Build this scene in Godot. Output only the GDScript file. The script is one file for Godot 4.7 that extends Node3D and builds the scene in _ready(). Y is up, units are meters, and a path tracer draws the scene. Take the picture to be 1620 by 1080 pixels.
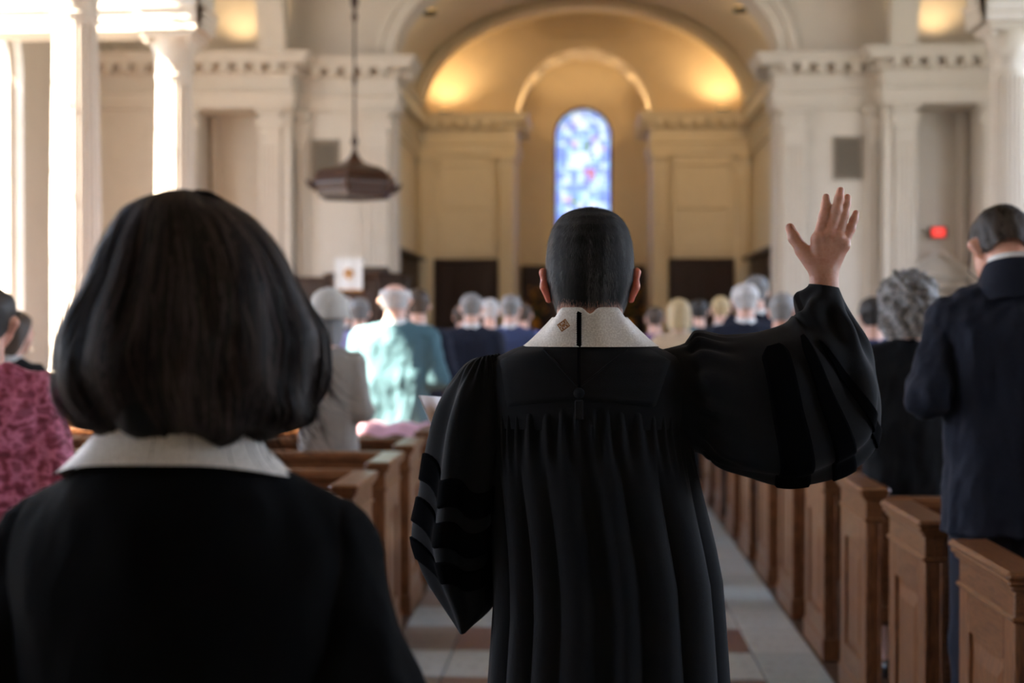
extends Node3D
# A church nave seen from the back of the central aisle, two robed clergy in front, the standing congregation beyond.
# x is to the right, y up; "depth" z below is metres along the nave from the camera (Godot z = -depth).

var M := {}
var taken := {}
var rng := RandomNumberGenerator.new()
var noise := FastNoiseLite.new()
var cache := {}

const SKY := 17.0
const SUN := 50.0
const EXPOSURE := 0.72


func _ready() -> void:
	rng.seed = 20240
	noise.seed = 5
	noise.frequency = 0.01
	noise.fractal_octaves = 2
	# camera: 50 mm lens at eye height in the aisle, focused on the priest
	var cam := Camera3D.new()
	cam.name = "camera"
	add_child(cam)
	cam.position = Vector3(-0.07, 1.53, 0)
	cam.basis = Basis(Vector3.UP, deg_to_rad(2.723)) * Basis(Vector3.RIGHT, deg_to_rad(-0.586))
	var lens := CameraAttributesPhysical.new()
	lens.frustum_focal_length = 50.0
	lens.frustum_focus_distance = 2.45
	lens.exposure_aperture = 3.2
	lens.frustum_near = 0.05
	lens.frustum_far = 200.0
	cam.attributes = lens
	cam.current = true
	# sky, sun, exposure
	var env := Environment.new()
	env.background_mode = Environment.BG_SKY
	var sky := Sky.new()
	var sm := ProceduralSkyMaterial.new()
	sm.sky_top_color = Color(0.62, 0.75, 0.95)
	sm.sky_horizon_color = Color(0.93, 0.95, 0.98)
	sm.sky_curve = 0.25
	sm.ground_bottom_color = Color(0.6, 0.62, 0.58)
	sm.ground_horizon_color = Color(0.86, 0.87, 0.85)
	sm.sun_angle_max = 1.0
	sm.sky_energy_multiplier = 1.0
	sm.ground_energy_multiplier = 1.0
	sky.sky_material = sm
	env.sky = sky
	env.background_energy_multiplier = SKY
	env.tonemap_mode = Environment.TONE_MAPPER_LINEAR
	env.tonemap_exposure = EXPOSURE
	env.sdfgi_enabled = true
	env.ssao_enabled = true
	env.ssil_enabled = true
	var we := WorldEnvironment.new()
	we.name = "world"
	we.environment = env
	add_child(we)
	var sun := DirectionalLight3D.new()
	sun.name = "sun"
	add_child(sun)
	sun.basis = Basis.looking_at(-Vector3(-1.0, 1.08, 0.38).normalized(), Vector3.UP)
	sun.light_color = Color(1.0, 0.95, 0.87)
	sun.light_energy = SUN
	sun.light_angular_distance = 0.6
	sun.shadow_enabled = true
	make_materials()
	build_setting()
	build_pews()
	build_fittings()
	build_priest()
	build_woman()
	build_congregation()
	suit_man()


class MB:
	var v := PackedVector3Array()
	var t := PackedInt32Array()
	var col := PackedColorArray()
	var uv := PackedVector2Array()

	func tri(a: Vector3, b: Vector3, c: Vector3) -> void:
		var n := v.size()
		v.append(a); v.append(b); v.append(c)
		t.append(n); t.append(n + 1); t.append(n + 2)

	func quad(a: Vector3, b: Vector3, c: Vector3, d: Vector3) -> void:
		var n := v.size()
		v.append(a); v.append(b); v.append(c); v.append(d)
		t.append(n); t.append(n + 1); t.append(n + 2)
		t.append(n); t.append(n + 2); t.append(n + 3)

	func otri(a: Vector3, b: Vector3, c: Vector3, o: Vector3) -> void:
		if (b - a).cross(c - a).dot(a - o) < 0.0:
			tri(a, c, b)
		else:
			tri(a, b, c)

	func oquad(a: Vector3, b: Vector3, c: Vector3, d: Vector3, o: Vector3) -> void:
		if (b - a).cross(c - a).dot((a + c) * 0.5 - o) < 0.0:
			quad(a, d, c, b)
		else:
			quad(a, b, c, d)

	# box with chamfered edges, turned and moved by tr
	func cbox(c: Vector3, s: Vector3, e: float, tr := Transform3D()) -> void:
		var h := s * 0.5
		var o := tr * c
		var pt := func(sg: Vector3, ax: int) -> Vector3:
			var p := Vector3(h.x * sg.x, h.y * sg.y, h.z * sg.z)
			for k in 3:
				if k != ax:
					p[k] -= e * sg[k]
			return tr * (c + p)
		for ax in 3:
			var b := (ax + 1) % 3
			var d := (ax + 2) % 3
			for s1 in [-1.0, 1.0]:
				var q: Array[Vector3] = []
				for w in [[-1, -1], [1, -1], [1, 1], [-1, 1]]:
					var sg := Vector3.ZERO
					sg[ax] = s1; sg[b] = w[0]; sg[d] = w[1]
					q.append(pt.call(sg, ax))
				oquad(q[0], q[1], q[2], q[3], o)
				if e > 0.0:
					for s2 in [-1.0, 1.0]:
						var g1 := Vector3.ZERO
						g1[ax] = s1; g1[b] = s2; g1[d] = -1
						var g2 := g1
						g2[d] = 1
						oquad(pt.call(g1, ax), pt.call(g2, ax), pt.call(g2, b), pt.call(g1, b), o)
		if e > 0.0:
			for sx in [-1.0, 1.0]:
				for sy in [-1.0, 1.0]:
					for sz in [-1.0, 1.0]:
						var g := Vector3(sx, sy, sz)
						otri(pt.call(g, 0), pt.call(g, 1), pt.call(g, 2), o)

	func box(c: Vector3, s: Vector3) -> void:
		cbox(c, s, 0.0)

	# a skin through rings of equal point count
	func loft(rings: Array, closed := true, cap0 := false, cap1 := false) -> void:
		var n0 := v.size()
		var m: int = rings[0].size()
		for r in rings:
			v.append_array(r)
		var last := m if closed else m - 1
		for j in rings.size() - 1:
			for i in last:
				var a := n0 + j * m + i
				var b := n0 + j * m + (i + 1) % m
				t.append(a); t.append(b); t.append(b + m)
				t.append(a); t.append(b + m); t.append(a + m)
		for e in 2:
			if (e == 0 and cap0) or (e == 1 and cap1):
				var ring: PackedVector3Array = rings[0] if e == 0 else rings[rings.size() - 1]
				var c := Vector3.ZERO
				for p in ring:
					c += p
				c /= m
				for i in m:
					if e == 0:
						tri(c, ring[(i + 1) % m], ring[i])
					else:
						tri(c, ring[i], ring[(i + 1) % m])

	func lathe(profile: Array, n: int, o := Vector3.ZERO, turn := 0.0) -> void:
		var rings := []
		for p in profile:
			var r := PackedVector3Array()
			for i in n:
				var a := -TAU * i / n + turn
				r.append(o + Vector3(p[0] * cos(a), p[1], p[0] * sin(a)))
			rings.append(r)
		loft(rings)

	# flat-sided lathe: every face has its own corners
	func facet(profile: Array, n: int, o := Vector3.ZERO, turn := 0.0) -> void:
		for j in profile.size() - 1:
			for i in n:
				var a := TAU * i / n + turn
				var b := TAU * (i + 1) / n + turn
				var p: Array = profile[j]
				var q: Array = profile[j + 1]
				quad(o + Vector3(p[0] * cos(b), p[1], p[0] * sin(b)), o + Vector3(p[0] * cos(a), p[1], p[0] * sin(a)), o + Vector3(q[0] * cos(a), q[1], q[0] * sin(a)), o + Vector3(q[0] * cos(b), q[1], q[0] * sin(b)))

	func tube(pts: Array, radii: Array, n := 8, caps := true) -> void:
		var rings := []
		var side := Vector3.ZERO
		for k in pts.size():
			var d: Vector3 = (pts[mini(k + 1, pts.size() - 1)] - pts[maxi(k - 1, 0)]).normalized()
			if side == Vector3.ZERO:
				side = d.cross(Vector3.UP if absf(d.y) < 0.9 else Vector3.RIGHT).normalized()
			side = (side - d * side.dot(d)).normalized()
			var w := d.cross(side)
			var r := PackedVector3Array()
			for i in n:
				var a := TAU * i / n
				r.append(pts[k] + (side * cos(a) + w * sin(a)) * radii[k])
			rings.append(r)
		loft(rings, true, caps, caps)

	# a profile in the plane (across, up) swept straight from a to b; "out" is the across direction
	func sweep(profile: Array, a: Vector3, b: Vector3, out: Vector3, caps := true) -> void:
		var n := profile.size()
		var mid := (a + b) * 0.5
		var c := Vector3.ZERO
		for p in profile:
			c += out * p[0] + Vector3.UP * p[1]
		c = c / n
		for i in n:
			var p: Array = profile[i]
			var q: Array = profile[(i + 1) % n]
			var u: Vector3 = out * p[0] + Vector3.UP * p[1]
			var w: Vector3 = out * q[0] + Vector3.UP * q[1]
			oquad(a + u, b + u, b + w, a + w, mid + c)
		if caps:
			var poly := PackedVector2Array()
			for p in profile:
				poly.append(Vector2(p[0], p[1]))
			var ids := Geometry2D.triangulate_polygon(poly)
			for k in range(0, ids.size(), 3):
				for e in [a, b]:
					var q := []
					for m in 3:
						q.append(e + out * poly[ids[k + m]].x + Vector3.UP * poly[ids[k + m]].y)
					otri(q[0], q[1], q[2], mid + c)

	# a moulding along a plan path with mitred corners; it stands out to the right of the walk
	func run(profile: Array, path: Array) -> void:
		var outs: Array[Vector3] = []
		for i in path.size():
			var o1: Vector3 = (path[i] - path[i - 1]).normalized().cross(Vector3.UP) if i > 0 else Vector3.ZERO
			var o2: Vector3 = (path[i + 1] - path[i]).normalized().cross(Vector3.UP) if i < path.size() - 1 else o1
			if i == 0:
				o1 = o2
			outs.append((o1 + o2) / maxf(1.0 + o1.dot(o2), 0.2))
		var n := profile.size()
		for i in path.size() - 1:
			for j in n - 1:
				var p: Array = profile[j]
				var q: Array = profile[j + 1]
				quad(path[i] + outs[i] * p[0] + Vector3.UP * p[1], path[i + 1] + outs[i + 1] * p[0] + Vector3.UP * p[1], path[i + 1] + outs[i + 1] * q[0] + Vector3.UP * q[1], path[i] + outs[i] * q[0] + Vector3.UP * q[1])

	# wall in (u, v) from u0..u1, v0..v1, thickness 0..th, with an arched opening about c: half width a, from sill up to spring, rise b
	func arch_panel(tr: Transform3D, u0: float, u1: float, v0: float, v1: float, c: float, a: float, sill: float, spring: float, b: float, th: float, ends := true) -> void:
		var n := 24
		var pts := []
		for k in n + 1:
			var g := PI - PI * k / n
			pts.append(Vector2(c + a * cos(g), spring + b * sin(g)))
		for f in [0.0, th]:
			var z: float = f
			quad(tr * Vector3(u0, v0, z), tr * Vector3(c - a, v0, z), tr * Vector3(c - a, v1, z), tr * Vector3(u0, v1, z))
			quad(tr * Vector3(c + a, v0, z), tr * Vector3(u1, v0, z), tr * Vector3(u1, v1, z), tr * Vector3(c + a, v1, z))
			if sill > v0:
				quad(tr * Vector3(c - a, v0, z), tr * Vector3(c + a, v0, z), tr * Vector3(c + a, sill, z), tr * Vector3(c - a, sill, z))
			for k in n:
				quad(tr * Vector3(pts[k].x, pts[k].y, z), tr * Vector3(pts[k + 1].x, pts[k + 1].y, z), tr * Vector3(pts[k + 1].x, v1, z), tr * Vector3(pts[k].x, v1, z))
		for k in n:
			quad(tr * Vector3(pts[k].x, pts[k].y, 0), tr * Vector3(pts[k + 1].x, pts[k + 1].y, 0), tr * Vector3(pts[k + 1].x, pts[k + 1].y, th), tr * Vector3(pts[k].x, pts[k].y, th))
		for s in [-1, 1]:
			quad(tr * Vector3(c + a * s, sill, 0), tr * Vector3(c + a * s, spring, 0), tr * Vector3(c + a * s, spring, th), tr * Vector3(c + a * s, sill, th))
		if sill > v0:
			quad(tr * Vector3(c - a, sill, 0), tr * Vector3(c + a, sill, 0), tr * Vector3(c + a, sill, th), tr * Vector3(c - a, sill, th))
		if ends:
			quad(tr * Vector3(u0, v0, 0), tr * Vector3(u0, v1, 0), tr * Vector3(u0, v1, th), tr * Vector3(u0, v0, th))
			quad(tr * Vector3(u1, v0, 0), tr * Vector3(u1, v1, 0), tr * Vector3(u1, v1, th), tr * Vector3(u1, v0, th))
			quad(tr * Vector3(u0, v1, 0), tr * Vector3(u1, v1, 0), tr * Vector3(u1, v1, th), tr * Vector3(u0, v1, th))

	# a moulded band that follows an arch: profile of [outward, forward] pairs
	func arch_band(tr: Transform3D, c: float, spring: float, a: float, b: float, w: float, z0: float, z1: float, n := 32) -> void:
		for k in n:
			var q := []
			for e in 2:
				var g := PI - PI * (k + e) / n
				q.append(Vector2(c + a * cos(g), spring + b * sin(g)))
				q.append(Vector2(c + (a + w) * cos(g), spring + (b + w) * sin(g)))
			var at := func(i: int, z: float) -> Vector3: return tr * Vector3(q[i].x, q[i].y, z)
			quad(at.call(0, z1), at.call(2, z1), at.call(3, z1), at.call(1, z1))
			quad(at.call(0, z0), at.call(2, z0), at.call(2, z1), at.call(0, z1))
			quad(at.call(1, z0), at.call(3, z0), at.call(3, z1), at.call(1, z1))

	func normals() -> PackedVector3Array:
		var n := PackedVector3Array()
		n.resize(v.size())
		for k in range(0, t.size(), 3):
			var a := t[k]
			var b := t[k + 1]
			var c := t[k + 2]
			var f := (v[b] - v[a]).cross(v[c] - v[a])
			n[a] += f
			n[b] += f
			n[c] += f
		for k in n.size():
			n[k] = n[k].normalized()
		return n

	func flip_if_inside_out() -> void:
		var c := Vector3.ZERO
		for p in v:
			c += p
		c /= maxi(v.size(), 1)
		var vol := 0.0
		for k in range(0, t.size(), 3):
			vol += (v[t[k]] - c).dot((v[t[k + 1]] - c).cross(v[t[k + 2]] - c))
		if vol < 0.0:
			for k in range(0, t.size(), 3):
				var s := t[k + 1]
				t[k + 1] = t[k + 2]
				t[k + 2] = s

	func mesh() -> ArrayMesh:
		var arr := []
		arr.resize(Mesh.ARRAY_MAX)
		arr[Mesh.ARRAY_VERTEX] = v
		arr[Mesh.ARRAY_NORMAL] = normals()
		if col.size() == v.size():
			arr[Mesh.ARRAY_COLOR] = col
		if uv.size() == v.size():
			arr[Mesh.ARRAY_TEX_UV] = uv
		var ix := PackedInt32Array()
		ix.resize(t.size())
		for k in range(0, t.size(), 3):
			ix[k] = t[k]
			ix[k + 1] = t[k + 2]
			ix[k + 2] = t[k + 1]
		arr[Mesh.ARRAY_INDEX] = ix
		var m := ArrayMesh.new()
		m.add_surface_from_arrays(Mesh.PRIMITIVE_TRIANGLES, arr)
		return m


func D(x: float, y: float, z: float) -> Vector3:
	return Vector3(x, y, -z)


func numbered(called: String) -> String:
	var n: int = taken.get(called, 0)
	taken[called] = n + 1
	return called if n == 0 else "%s_%03d" % [called, n]


func put(parent: Node, called: String, shape, m: Material) -> MeshInstance3D:
	var o := MeshInstance3D.new()
	o.name = numbered(called) if parent == self else called
	o.mesh = shape.mesh() if shape is MB else shape
	o.material_override = m
	parent.add_child(o, true)
	return o


func tag(o: Node, label: String, category: String, group := "") -> Node:
	o.set_meta("label", label)
	o.set_meta("category", category)
	if group:
		o.set_meta("group", group)
	return o


func structure(o: Node, label := "", category := "") -> Node:
	o.set_meta("kind", "structure")
	if label:
		o.set_meta("label", label)
	if category:
		o.set_meta("category", category)
	return o


func thing(called: String, label: String, category: String, at := Vector3.ZERO, turn := 0.0, group := "") -> Node3D:
	var o := Node3D.new()
	o.name = numbered(called)
	add_child(o)
	o.position = at
	o.rotation.y = turn
	tag(o, label, category, group)
	return o


func part(parent: Node, called: String) -> Node3D:
	var o := Node3D.new()
	o.name = called
	parent.add_child(o, true)
	return o


# ---------- materials ----------
func noise_tex(freq: float, oct: int, ramp: Array, as_normal := false, seed_ := 1, size := 256, kind := FastNoiseLite.TYPE_SIMPLEX_SMOOTH) -> NoiseTexture2D:
	var t := NoiseTexture2D.new()
	var n := FastNoiseLite.new()
	n.noise_type = kind
	n.frequency = freq
	n.fractal_octaves = oct
	n.seed = seed_
	t.noise = n
	t.width = size
	t.height = size
	t.seamless = true
	t.as_normal_map = as_normal
	if ramp.size():
		var g := Gradient.new()
		g.offsets = PackedFloat32Array(ramp.map(func(p): return p[0]))
		g.colors = PackedColorArray(ramp.map(func(p): return p[1]))
		t.color_ramp = g
	return t


func mat(c: Color, rough := 0.6, spec := 0.5) -> StandardMaterial3D:
	var m := StandardMaterial3D.new()
	m.albedo_color = c
	m.roughness = rough
	m.metallic_specular = spec
	return m


func textured(c: Color, rough: float, tex: Texture2D, scale: Vector3, bump: Texture2D = null, bump_cm := 0.0, spec := 0.5) -> StandardMaterial3D:
	var m := mat(c, rough, spec)
	m.uv1_triplanar = true
	m.uv1_scale = scale
	m.albedo_texture = tex
	if bump:
		m.heightmap_enabled = true
		m.heightmap_texture = bump
		m.heightmap_scale = bump_cm
	return m


func cloth(c: Color, sheen := 0.25, mottle := 1.0) -> StandardMaterial3D:
	var m := textured(c, 0.85, M.t_cloth, Vector3(9, 9, 9), M.t_weave, 0.05 * mottle, 0.3)
	m.rim_enabled = sheen > 0.0
	m.rim = sheen
	m.rim_tint = 0.6
	return m


func make_materials() -> void:
	var w := Color(1, 1, 1)
	M.t_cloth = noise_tex(0.02, 4, [[0.0, Color(0.86, 0.86, 0.86)], [1.0, w]], false, 3)
	M.t_weave = noise_tex(0.35, 2, [], false, 4)
	var mottled := noise_tex(0.012, 5, [[0.0, Color(0.975, 0.972, 0.968)], [0.5, w], [1.0, Color(0.985, 0.982, 0.978)]], false, 7, 512)
	var plaster_bump := noise_tex(0.06, 4, [], false, 8)
	M.paint = textured(Color(0.83, 0.785, 0.73), 0.62, mottled, Vector3(0.35, 0.35, 0.35), plaster_bump, 0.08, 0.4)
	M.cream = textured(Color(0.86, 0.785, 0.66), 0.6, mottled, Vector3(0.3, 0.3, 0.3), plaster_bump, 0.08, 0.4)
	M.ceiling = textured(Color(0.86, 0.82, 0.75), 0.8, mottled, Vector3(0.2, 0.2, 0.2))
	var grain := noise_tex(0.02, 5, [[0.0, Color(0.52, 0.46, 0.42)], [0.35, Color(0.8, 0.76, 0.72)], [0.55, w], [0.75, Color(0.78, 0.72, 0.66)], [1.0, Color(0.6, 0.52, 0.46)]], false, 11, 512)
	M.oak = textured(Color(0.5, 0.325, 0.195), 0.33, grain, Vector3(5, 0.55, 5), grain, 0.03)
	M.oak_long = textured(Color(0.5, 0.325, 0.195), 0.33, grain, Vector3(0.5, 6, 6), grain, 0.03)
	M.oak_rail = textured(Color(0.47, 0.305, 0.18), 0.3, grain, Vector3(6, 6, 0.6), grain, 0.03)
	M.walnut = textured(Color(0.2, 0.115, 0.07), 0.4, grain, Vector3(4, 0.5, 4), grain, 0.03)
	M.mahogany = textured(Color(0.27, 0.165, 0.115), 0.38, grain, Vector3(0.8, 4, 4), grain, 0.03)
	M.glass = mat(Color(1, 1, 1, 0.04), 0.0)
	M.glass.transparency = BaseMaterial3D.TRANSPARENCY_ALPHA
	var stone := noise_tex(0.02, 5, [[0.0, Color(0.8, 0.8, 0.8)], [0.5, w], [1.0, Color(0.88, 0.88, 0.87)]], false, 21, 512)
	M.tile = []
	for c in [Color(0.7, 0.725, 0.7), Color(0.66, 0.69, 0.67), Color(0.73, 0.74, 0.715)]:
		M.tile.append(textured(c, 0.3, stone, Vector3(1.1, 1.1, 1.1), stone, 0.02))
	M.tile_red = []
	for c in [Color(0.43, 0.32, 0.29), Color(0.46, 0.345, 0.31)]:
		M.tile_red.append(textured(c, 0.3, stone, Vector3(1.3, 1.3, 1.3), stone, 0.02))
	M.tile_tan = textured(Color(0.5, 0.45, 0.4), 0.3, stone, Vector3(1.2, 1.2, 1.2), stone, 0.02)
	M.grout = mat(Color(0.36, 0.355, 0.34), 0.9)
	M.floor_wood = textured(Color(0.34, 0.255, 0.19), 0.45, grain, Vector3(0.5, 1, 5))
	M.metal = mat(Color(0.34, 0.31, 0.27), 0.45)
	M.metal.metallic = 0.7
	M.gold = mat(Color(0.72, 0.5, 0.2), 0.35)
	M.gold.metallic = 0.75
	M.dark = mat(Color(0.05, 0.045, 0.04), 0.8)
	M.robe = cloth(Color(0.064, 0.068, 0.08), 0.14)
	M.velvet = mat(Color(0.025, 0.025, 0.03), 1.0, 0.1)
	M.jacket = cloth(Color(0.045, 0.044, 0.047), 0.0)
	M.jacket.metallic_specular = 0.15
	M.navy = cloth(Color(0.11, 0.125, 0.175), 0.25)
	M.black = cloth(Color(0.06, 0.063, 0.07), 0.1)
	var brocade := noise_tex(0.09, 2, [[0.0, Color(0.86, 0.85, 0.84)], [0.48, Color(0.9, 0.89, 0.88)], [0.52, w], [1.0, w]], false, 31, 256, FastNoiseLite.TYPE_CELLULAR)
	M.stole = textured(Color(0.88, 0.86, 0.825), 0.5, brocade, Vector3(14, 14, 14), brocade, 0.04)
	M.white_cloth = cloth(Color(0.9, 0.9, 0.89), 0.1)
	M.skin = textured(Color(0.8, 0.6, 0.515), 0.5, noise_tex(0.03, 4, [[0.0, Color(0.93, 0.84, 0.8)], [0.5, w], [1.0, Color(0.97, 0.92, 0.89)]], false, 41), Vector3(7, 7, 7))
	M.skin.subsurf_scatter_enabled = true
	M.skin.subsurf_scatter_strength = 0.12
	M.skin_pale = mat(Color(0.85, 0.67, 0.59), 0.5)
	M.skin_warm = mat(Color(0.74, 0.53, 0.44), 0.5)
	M.ear = mat(Color(0.8, 0.5, 0.41), 0.5)
	M.ear.subsurf_scatter_enabled = true
	M.ear.subsurf_scatter_strength = 0.3
	M.strand = mat(Color(1, 1, 1), 0.55, 0.3)
	M.strand.vertex_color_use_as_albedo = true
	var hair_tex := noise_tex(0.05, 4, [[0.0, Color(0.45, 0.45, 0.45)], [0.5, w], [1.0, Color(0.6, 0.6, 0.6)]], false, 51)
	for h in [["h_black", Color(0.075, 0.066, 0.062)], ["h_dark", Color(0.15, 0.125, 0.105)], ["h_brown", Color(0.3, 0.225, 0.16)], ["h_grey", Color(0.5, 0.49, 0.48)], ["h_white", Color(0.83, 0.81, 0.79)], ["h_blond", Color(0.78, 0.67, 0.48)], ["h_salt", Color(0.56, 0.545, 0.53)]]:
		M[h[0]] = textured(h[1], 0.55, hair_tex, Vector3(9, 2.5, 9), hair_tex, 0.3)
	M.h_curl = textured(Color(0.62, 0.605, 0.59), 0.6, noise_tex(0.05, 3, [[0.0, Color(0.3, 0.29, 0.28)], [0.4, Color(0.55, 0.54, 0.53)], [0.6, Color(0.95, 0.95, 0.95)], [1.0, w]], false, 52), Vector3(5, 4, 5), hair_tex, 0.5)
	M.grille = mat(Color(0.56, 0.51, 0.45), 0.6)
	M.grille_back = mat(Color(0.2, 0.18, 0.16), 0.8)
	M.h_suit = textured(Color(0.2, 0.155, 0.12), 0.6, hair_tex, Vector3(9, 2.5, 9), hair_tex, 0.3)
	M.h_priest = textured(Color(0.11, 0.1, 0.097), 0.75, hair_tex, Vector3(40, 12, 40), hair_tex, 0.1)
	M.h_bob = textured(Color(0.058, 0.05, 0.047), 0.55, hair_tex, Vector3(16, 1.5, 16), hair_tex, 0.15, 0.3)
	M.gold_thread = textured(Color(0.62, 0.4, 0.16), 0.5, hair_tex, Vector3(60, 60, 60))
	M.paper = mat(Color(0.86, 0.87, 0.88), 0.7)
	M.shoe = mat(Color(0.06, 0.05, 0.045), 0.3)


# ---------- implicit bodies: bones are [from, to, radius, radius, flatness] ----------
func nets(bones: Array, cell: float, k: float, planes: Array = [], mb: MB = null) -> MB:
	if mb == null:
		mb = MB.new()
	var lo := Vector3(1e9, 1e9, 1e9)
	var hi := -lo
	for b in bones:
		var r := Vector3.ONE * maxf(b[2], b[3])
		lo = lo.min(b[0] - r).min(b[1] - r)
		hi = hi.max(b[0] + r).max(b[1] + r)
	var pad := 2.0 * cell + k * 0.3
	lo -= Vector3.ONE * pad
	hi += Vector3.ONE * pad
	var nx := int((hi.x - lo.x) / cell) + 2
	var ny := int((hi.y - lo.y) / cell) + 2
	var nz := int((hi.z - lo.z) / cell) + 2
	var g := PackedFloat32Array()
	g.resize(nx * ny * nz)
	g.fill(9.0)
	var reach := k + 2.0 * cell
	for b in bones:
		var a: Vector3 = b[0]
		var e: Vector3 = b[1]
		var ra: float = b[2]
		var rd: float = b[3] - ra
		var fz: float = 1.0 / (b[4] if b.size() > 4 else 1.0)
		var rm := Vector3.ONE * (maxf(ra, ra + rd) + reach)
		var i0 := ((a.min(e) - rm - lo) / cell).floor().max(Vector3.ZERO)
		var i1 := ((a.max(e) + rm - lo) / cell).ceil().min(Vector3(nx - 1, ny - 1, nz - 1))
		var ba := e - a
		ba.z *= fz
		var inv := 1.0 / maxf(ba.length_squared(), 1e-9)
		for iz in range(int(i0.z), int(i1.z) + 1):
			var pz := (lo.z + iz * cell - a.z) * fz
			for iy in range(int(i0.y), int(i1.y) + 1):
				var py := lo.y + iy * cell - a.y
				var row := (iz * ny + iy) * nx
				for ix in range(int(i0.x), int(i1.x) + 1):
					var p := Vector3(lo.x + ix * cell - a.x, py, pz)
					var h := clampf(p.dot(ba) * inv, 0.0, 1.0)
					var d := p.distance_to(ba * h) - ra - rd * h
					var o := g[row + ix]
					var q := k - absf(d - o)
					if q > 0.0:
						g[row + ix] = minf(d, o) - q * q / k * 0.25
					elif d < o:
						g[row + ix] = d
	for pl in planes:
		var n: Vector3 = pl[0]
		var w: float = pl[1]
		for iz in nz:
			for iy in ny:
				var row := (iz * ny + iy) * nx
				var s := n.y * (lo.y + iy * cell) + n.z * (lo.z + iz * cell) - w
				for ix in nx:
					var d := s + n.x * (lo.x + ix * cell)
					if d > g[row + ix]:
						g[row + ix] = d
	var id := PackedInt32Array()
	id.resize(nx * ny * nz)
	id.fill(-1)
	var act := PackedInt32Array()
	var sy := nx
	var sz := nx * ny
	var off := [0, 1, sy, sy + 1, sz, sz + 1, sz + sy, sz + sy + 1]
	var edges := [[0, 1], [2, 3], [4, 5], [6, 7], [0, 2], [1, 3], [4, 6], [5, 7], [0, 4], [1, 5], [2, 6], [3, 7]]
	var cs := [Vector3(0, 0, 0), Vector3(1, 0, 0), Vector3(0, 1, 0), Vector3(1, 1, 0), Vector3(0, 0, 1), Vector3(1, 0, 1), Vector3(0, 1, 1), Vector3(1, 1, 1)]
	var far := 3.2 * cell
	for iz in nz - 1:
		for iy in ny - 1:
			var row := (iz * ny + iy) * nx
			for ix in nx - 1:
				var n := row + ix
				var f := g[n]
				if f > far or f < -far:
					continue
				var sgn := f < 0.0
				if (g[n + 1] < 0.0) == sgn and (g[n + sy] < 0.0) == sgn and (g[n + sz] < 0.0) == sgn and (g[n + sy + 1] < 0.0) == sgn and (g[n + sz + 1] < 0.0) == sgn and (g[n + sz + sy] < 0.0) == sgn and (g[n + sz + sy + 1] < 0.0) == sgn:
					continue
				var sum := Vector3.ZERO
				var cnt := 0
				for e in edges:
					var fa := g[n + off[e[0]]]
					var fb := g[n + off[e[1]]]
					if (fa < 0.0) != (fb < 0.0):
						sum += cs[e[0]].lerp(cs[e[1]], fa / (fa - fb))
						cnt += 1
				id[n] = mb.v.size()
				mb.v.append(lo + (Vector3(ix, iy, iz) + sum / cnt) * cell)
				act.append(n)
	for n in act:
		for ax in 3:
			var s1: int = [1, sy, sz][ax]
			if (g[n] < 0.0) == (g[n + s1] < 0.0):
				continue
			var s2: int = [sy, sz, 1][ax]
			var s3: int = [sz, 1, sy][ax]
			if n < s2 + s3:
				continue
			var q0 := id[n]
			var q1 := id[n - s2]
			var q2 := id[n - s2 - s3]
			var q3 := id[n - s3]
			if q1 < 0 or q2 < 0 or q3 < 0:
				continue
			if g[n] < 0.0:
				mb.t.append_array(PackedInt32Array([q0, q1, q2, q0, q2, q3]))
			else:
				mb.t.append_array(PackedInt32Array([q0, q2, q1, q0, q3, q2]))
	return mb


func push_out(mb: MB, how: Callable) -> void:
	var n := mb.normals()
	for i in mb.v.size():
		mb.v[i] += n[i] * how.call(mb.v[i], n[i])


# a hand: wrist point, direction of the fingers, direction from the palm's face, thumb side
func hand_bones(w: Vector3, d: Vector3, face: Vector3, thumb: Vector3, curl: float, s := 1.0) -> Array:
	var b := []
	var k := w + d * 0.085 * s
	b.append([w - d * 0.03 * s, w, 0.027 * s, 0.026 * s])
	b.append([w, k + thumb * 0.026 * s, 0.024 * s, 0.015 * s])
	b.append([w, k, 0.024 * s, 0.015 * s])
	b.append([w, k - thumb * 0.026 * s, 0.022 * s, 0.014 * s])
	var lens := [0.078, 0.088, 0.081, 0.062]
	for f in 4:
		var root := k + thumb * (0.03 - f * 0.02) * s
		var dir := d
		var p := root
		for j in 3:
			dir = (dir + face * curl * (0.5 + 0.4 * j)).normalized()
			var q: Vector3 = p + dir * lens[f] * [0.45, 0.3, 0.25][j] * s
			b.append([p, q, (0.0098 - j * 0.0008) * s, (0.009 - j * 0.0008) * s])
			p = q
	var tp := w + d * 0.03 * s + thumb * 0.02 * s
	var td := (d * 0.7 + thumb * 0.75 + face * 0.25).normalized()
	for j in 3:
		var q: Vector3 = tp + td * [0.042, 0.032, 0.026][j] * s
		b.append([tp, q, (0.0125 - j * 0.001) * s, (0.0115 - j * 0.001) * s])
		tp = q
		td = (td + d * 0.35).normalized()
	return b


# ---------- the building ----------
const COLS := [16.1, 12.9, 9.7, 6.5, 3.3, 0.1, -3.1]
const SPRING := 5.68
const ARCH := 4.87
const E_LUNETTE := 3.0
const E_BARREL := 1.1
const E_NICHE := 2.0
const E_AISLE := 2.2
const E_ARCH := 0.8
const E_FLOOD := 11.0


func bx(x0: float, x1: float, y0: float, y1: float, z0: float, z1: float, mb: MB = null, e := 0.0) -> MB:
	if mb == null:
		mb = MB.new()
	mb.cbox(D((x0 + x1) / 2, (y0 + y1) / 2, (z0 + z1) / 2), Vector3(absf(x1 - x0), absf(y1 - y0), absf(z1 - z0)), e)
	return mb


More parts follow.
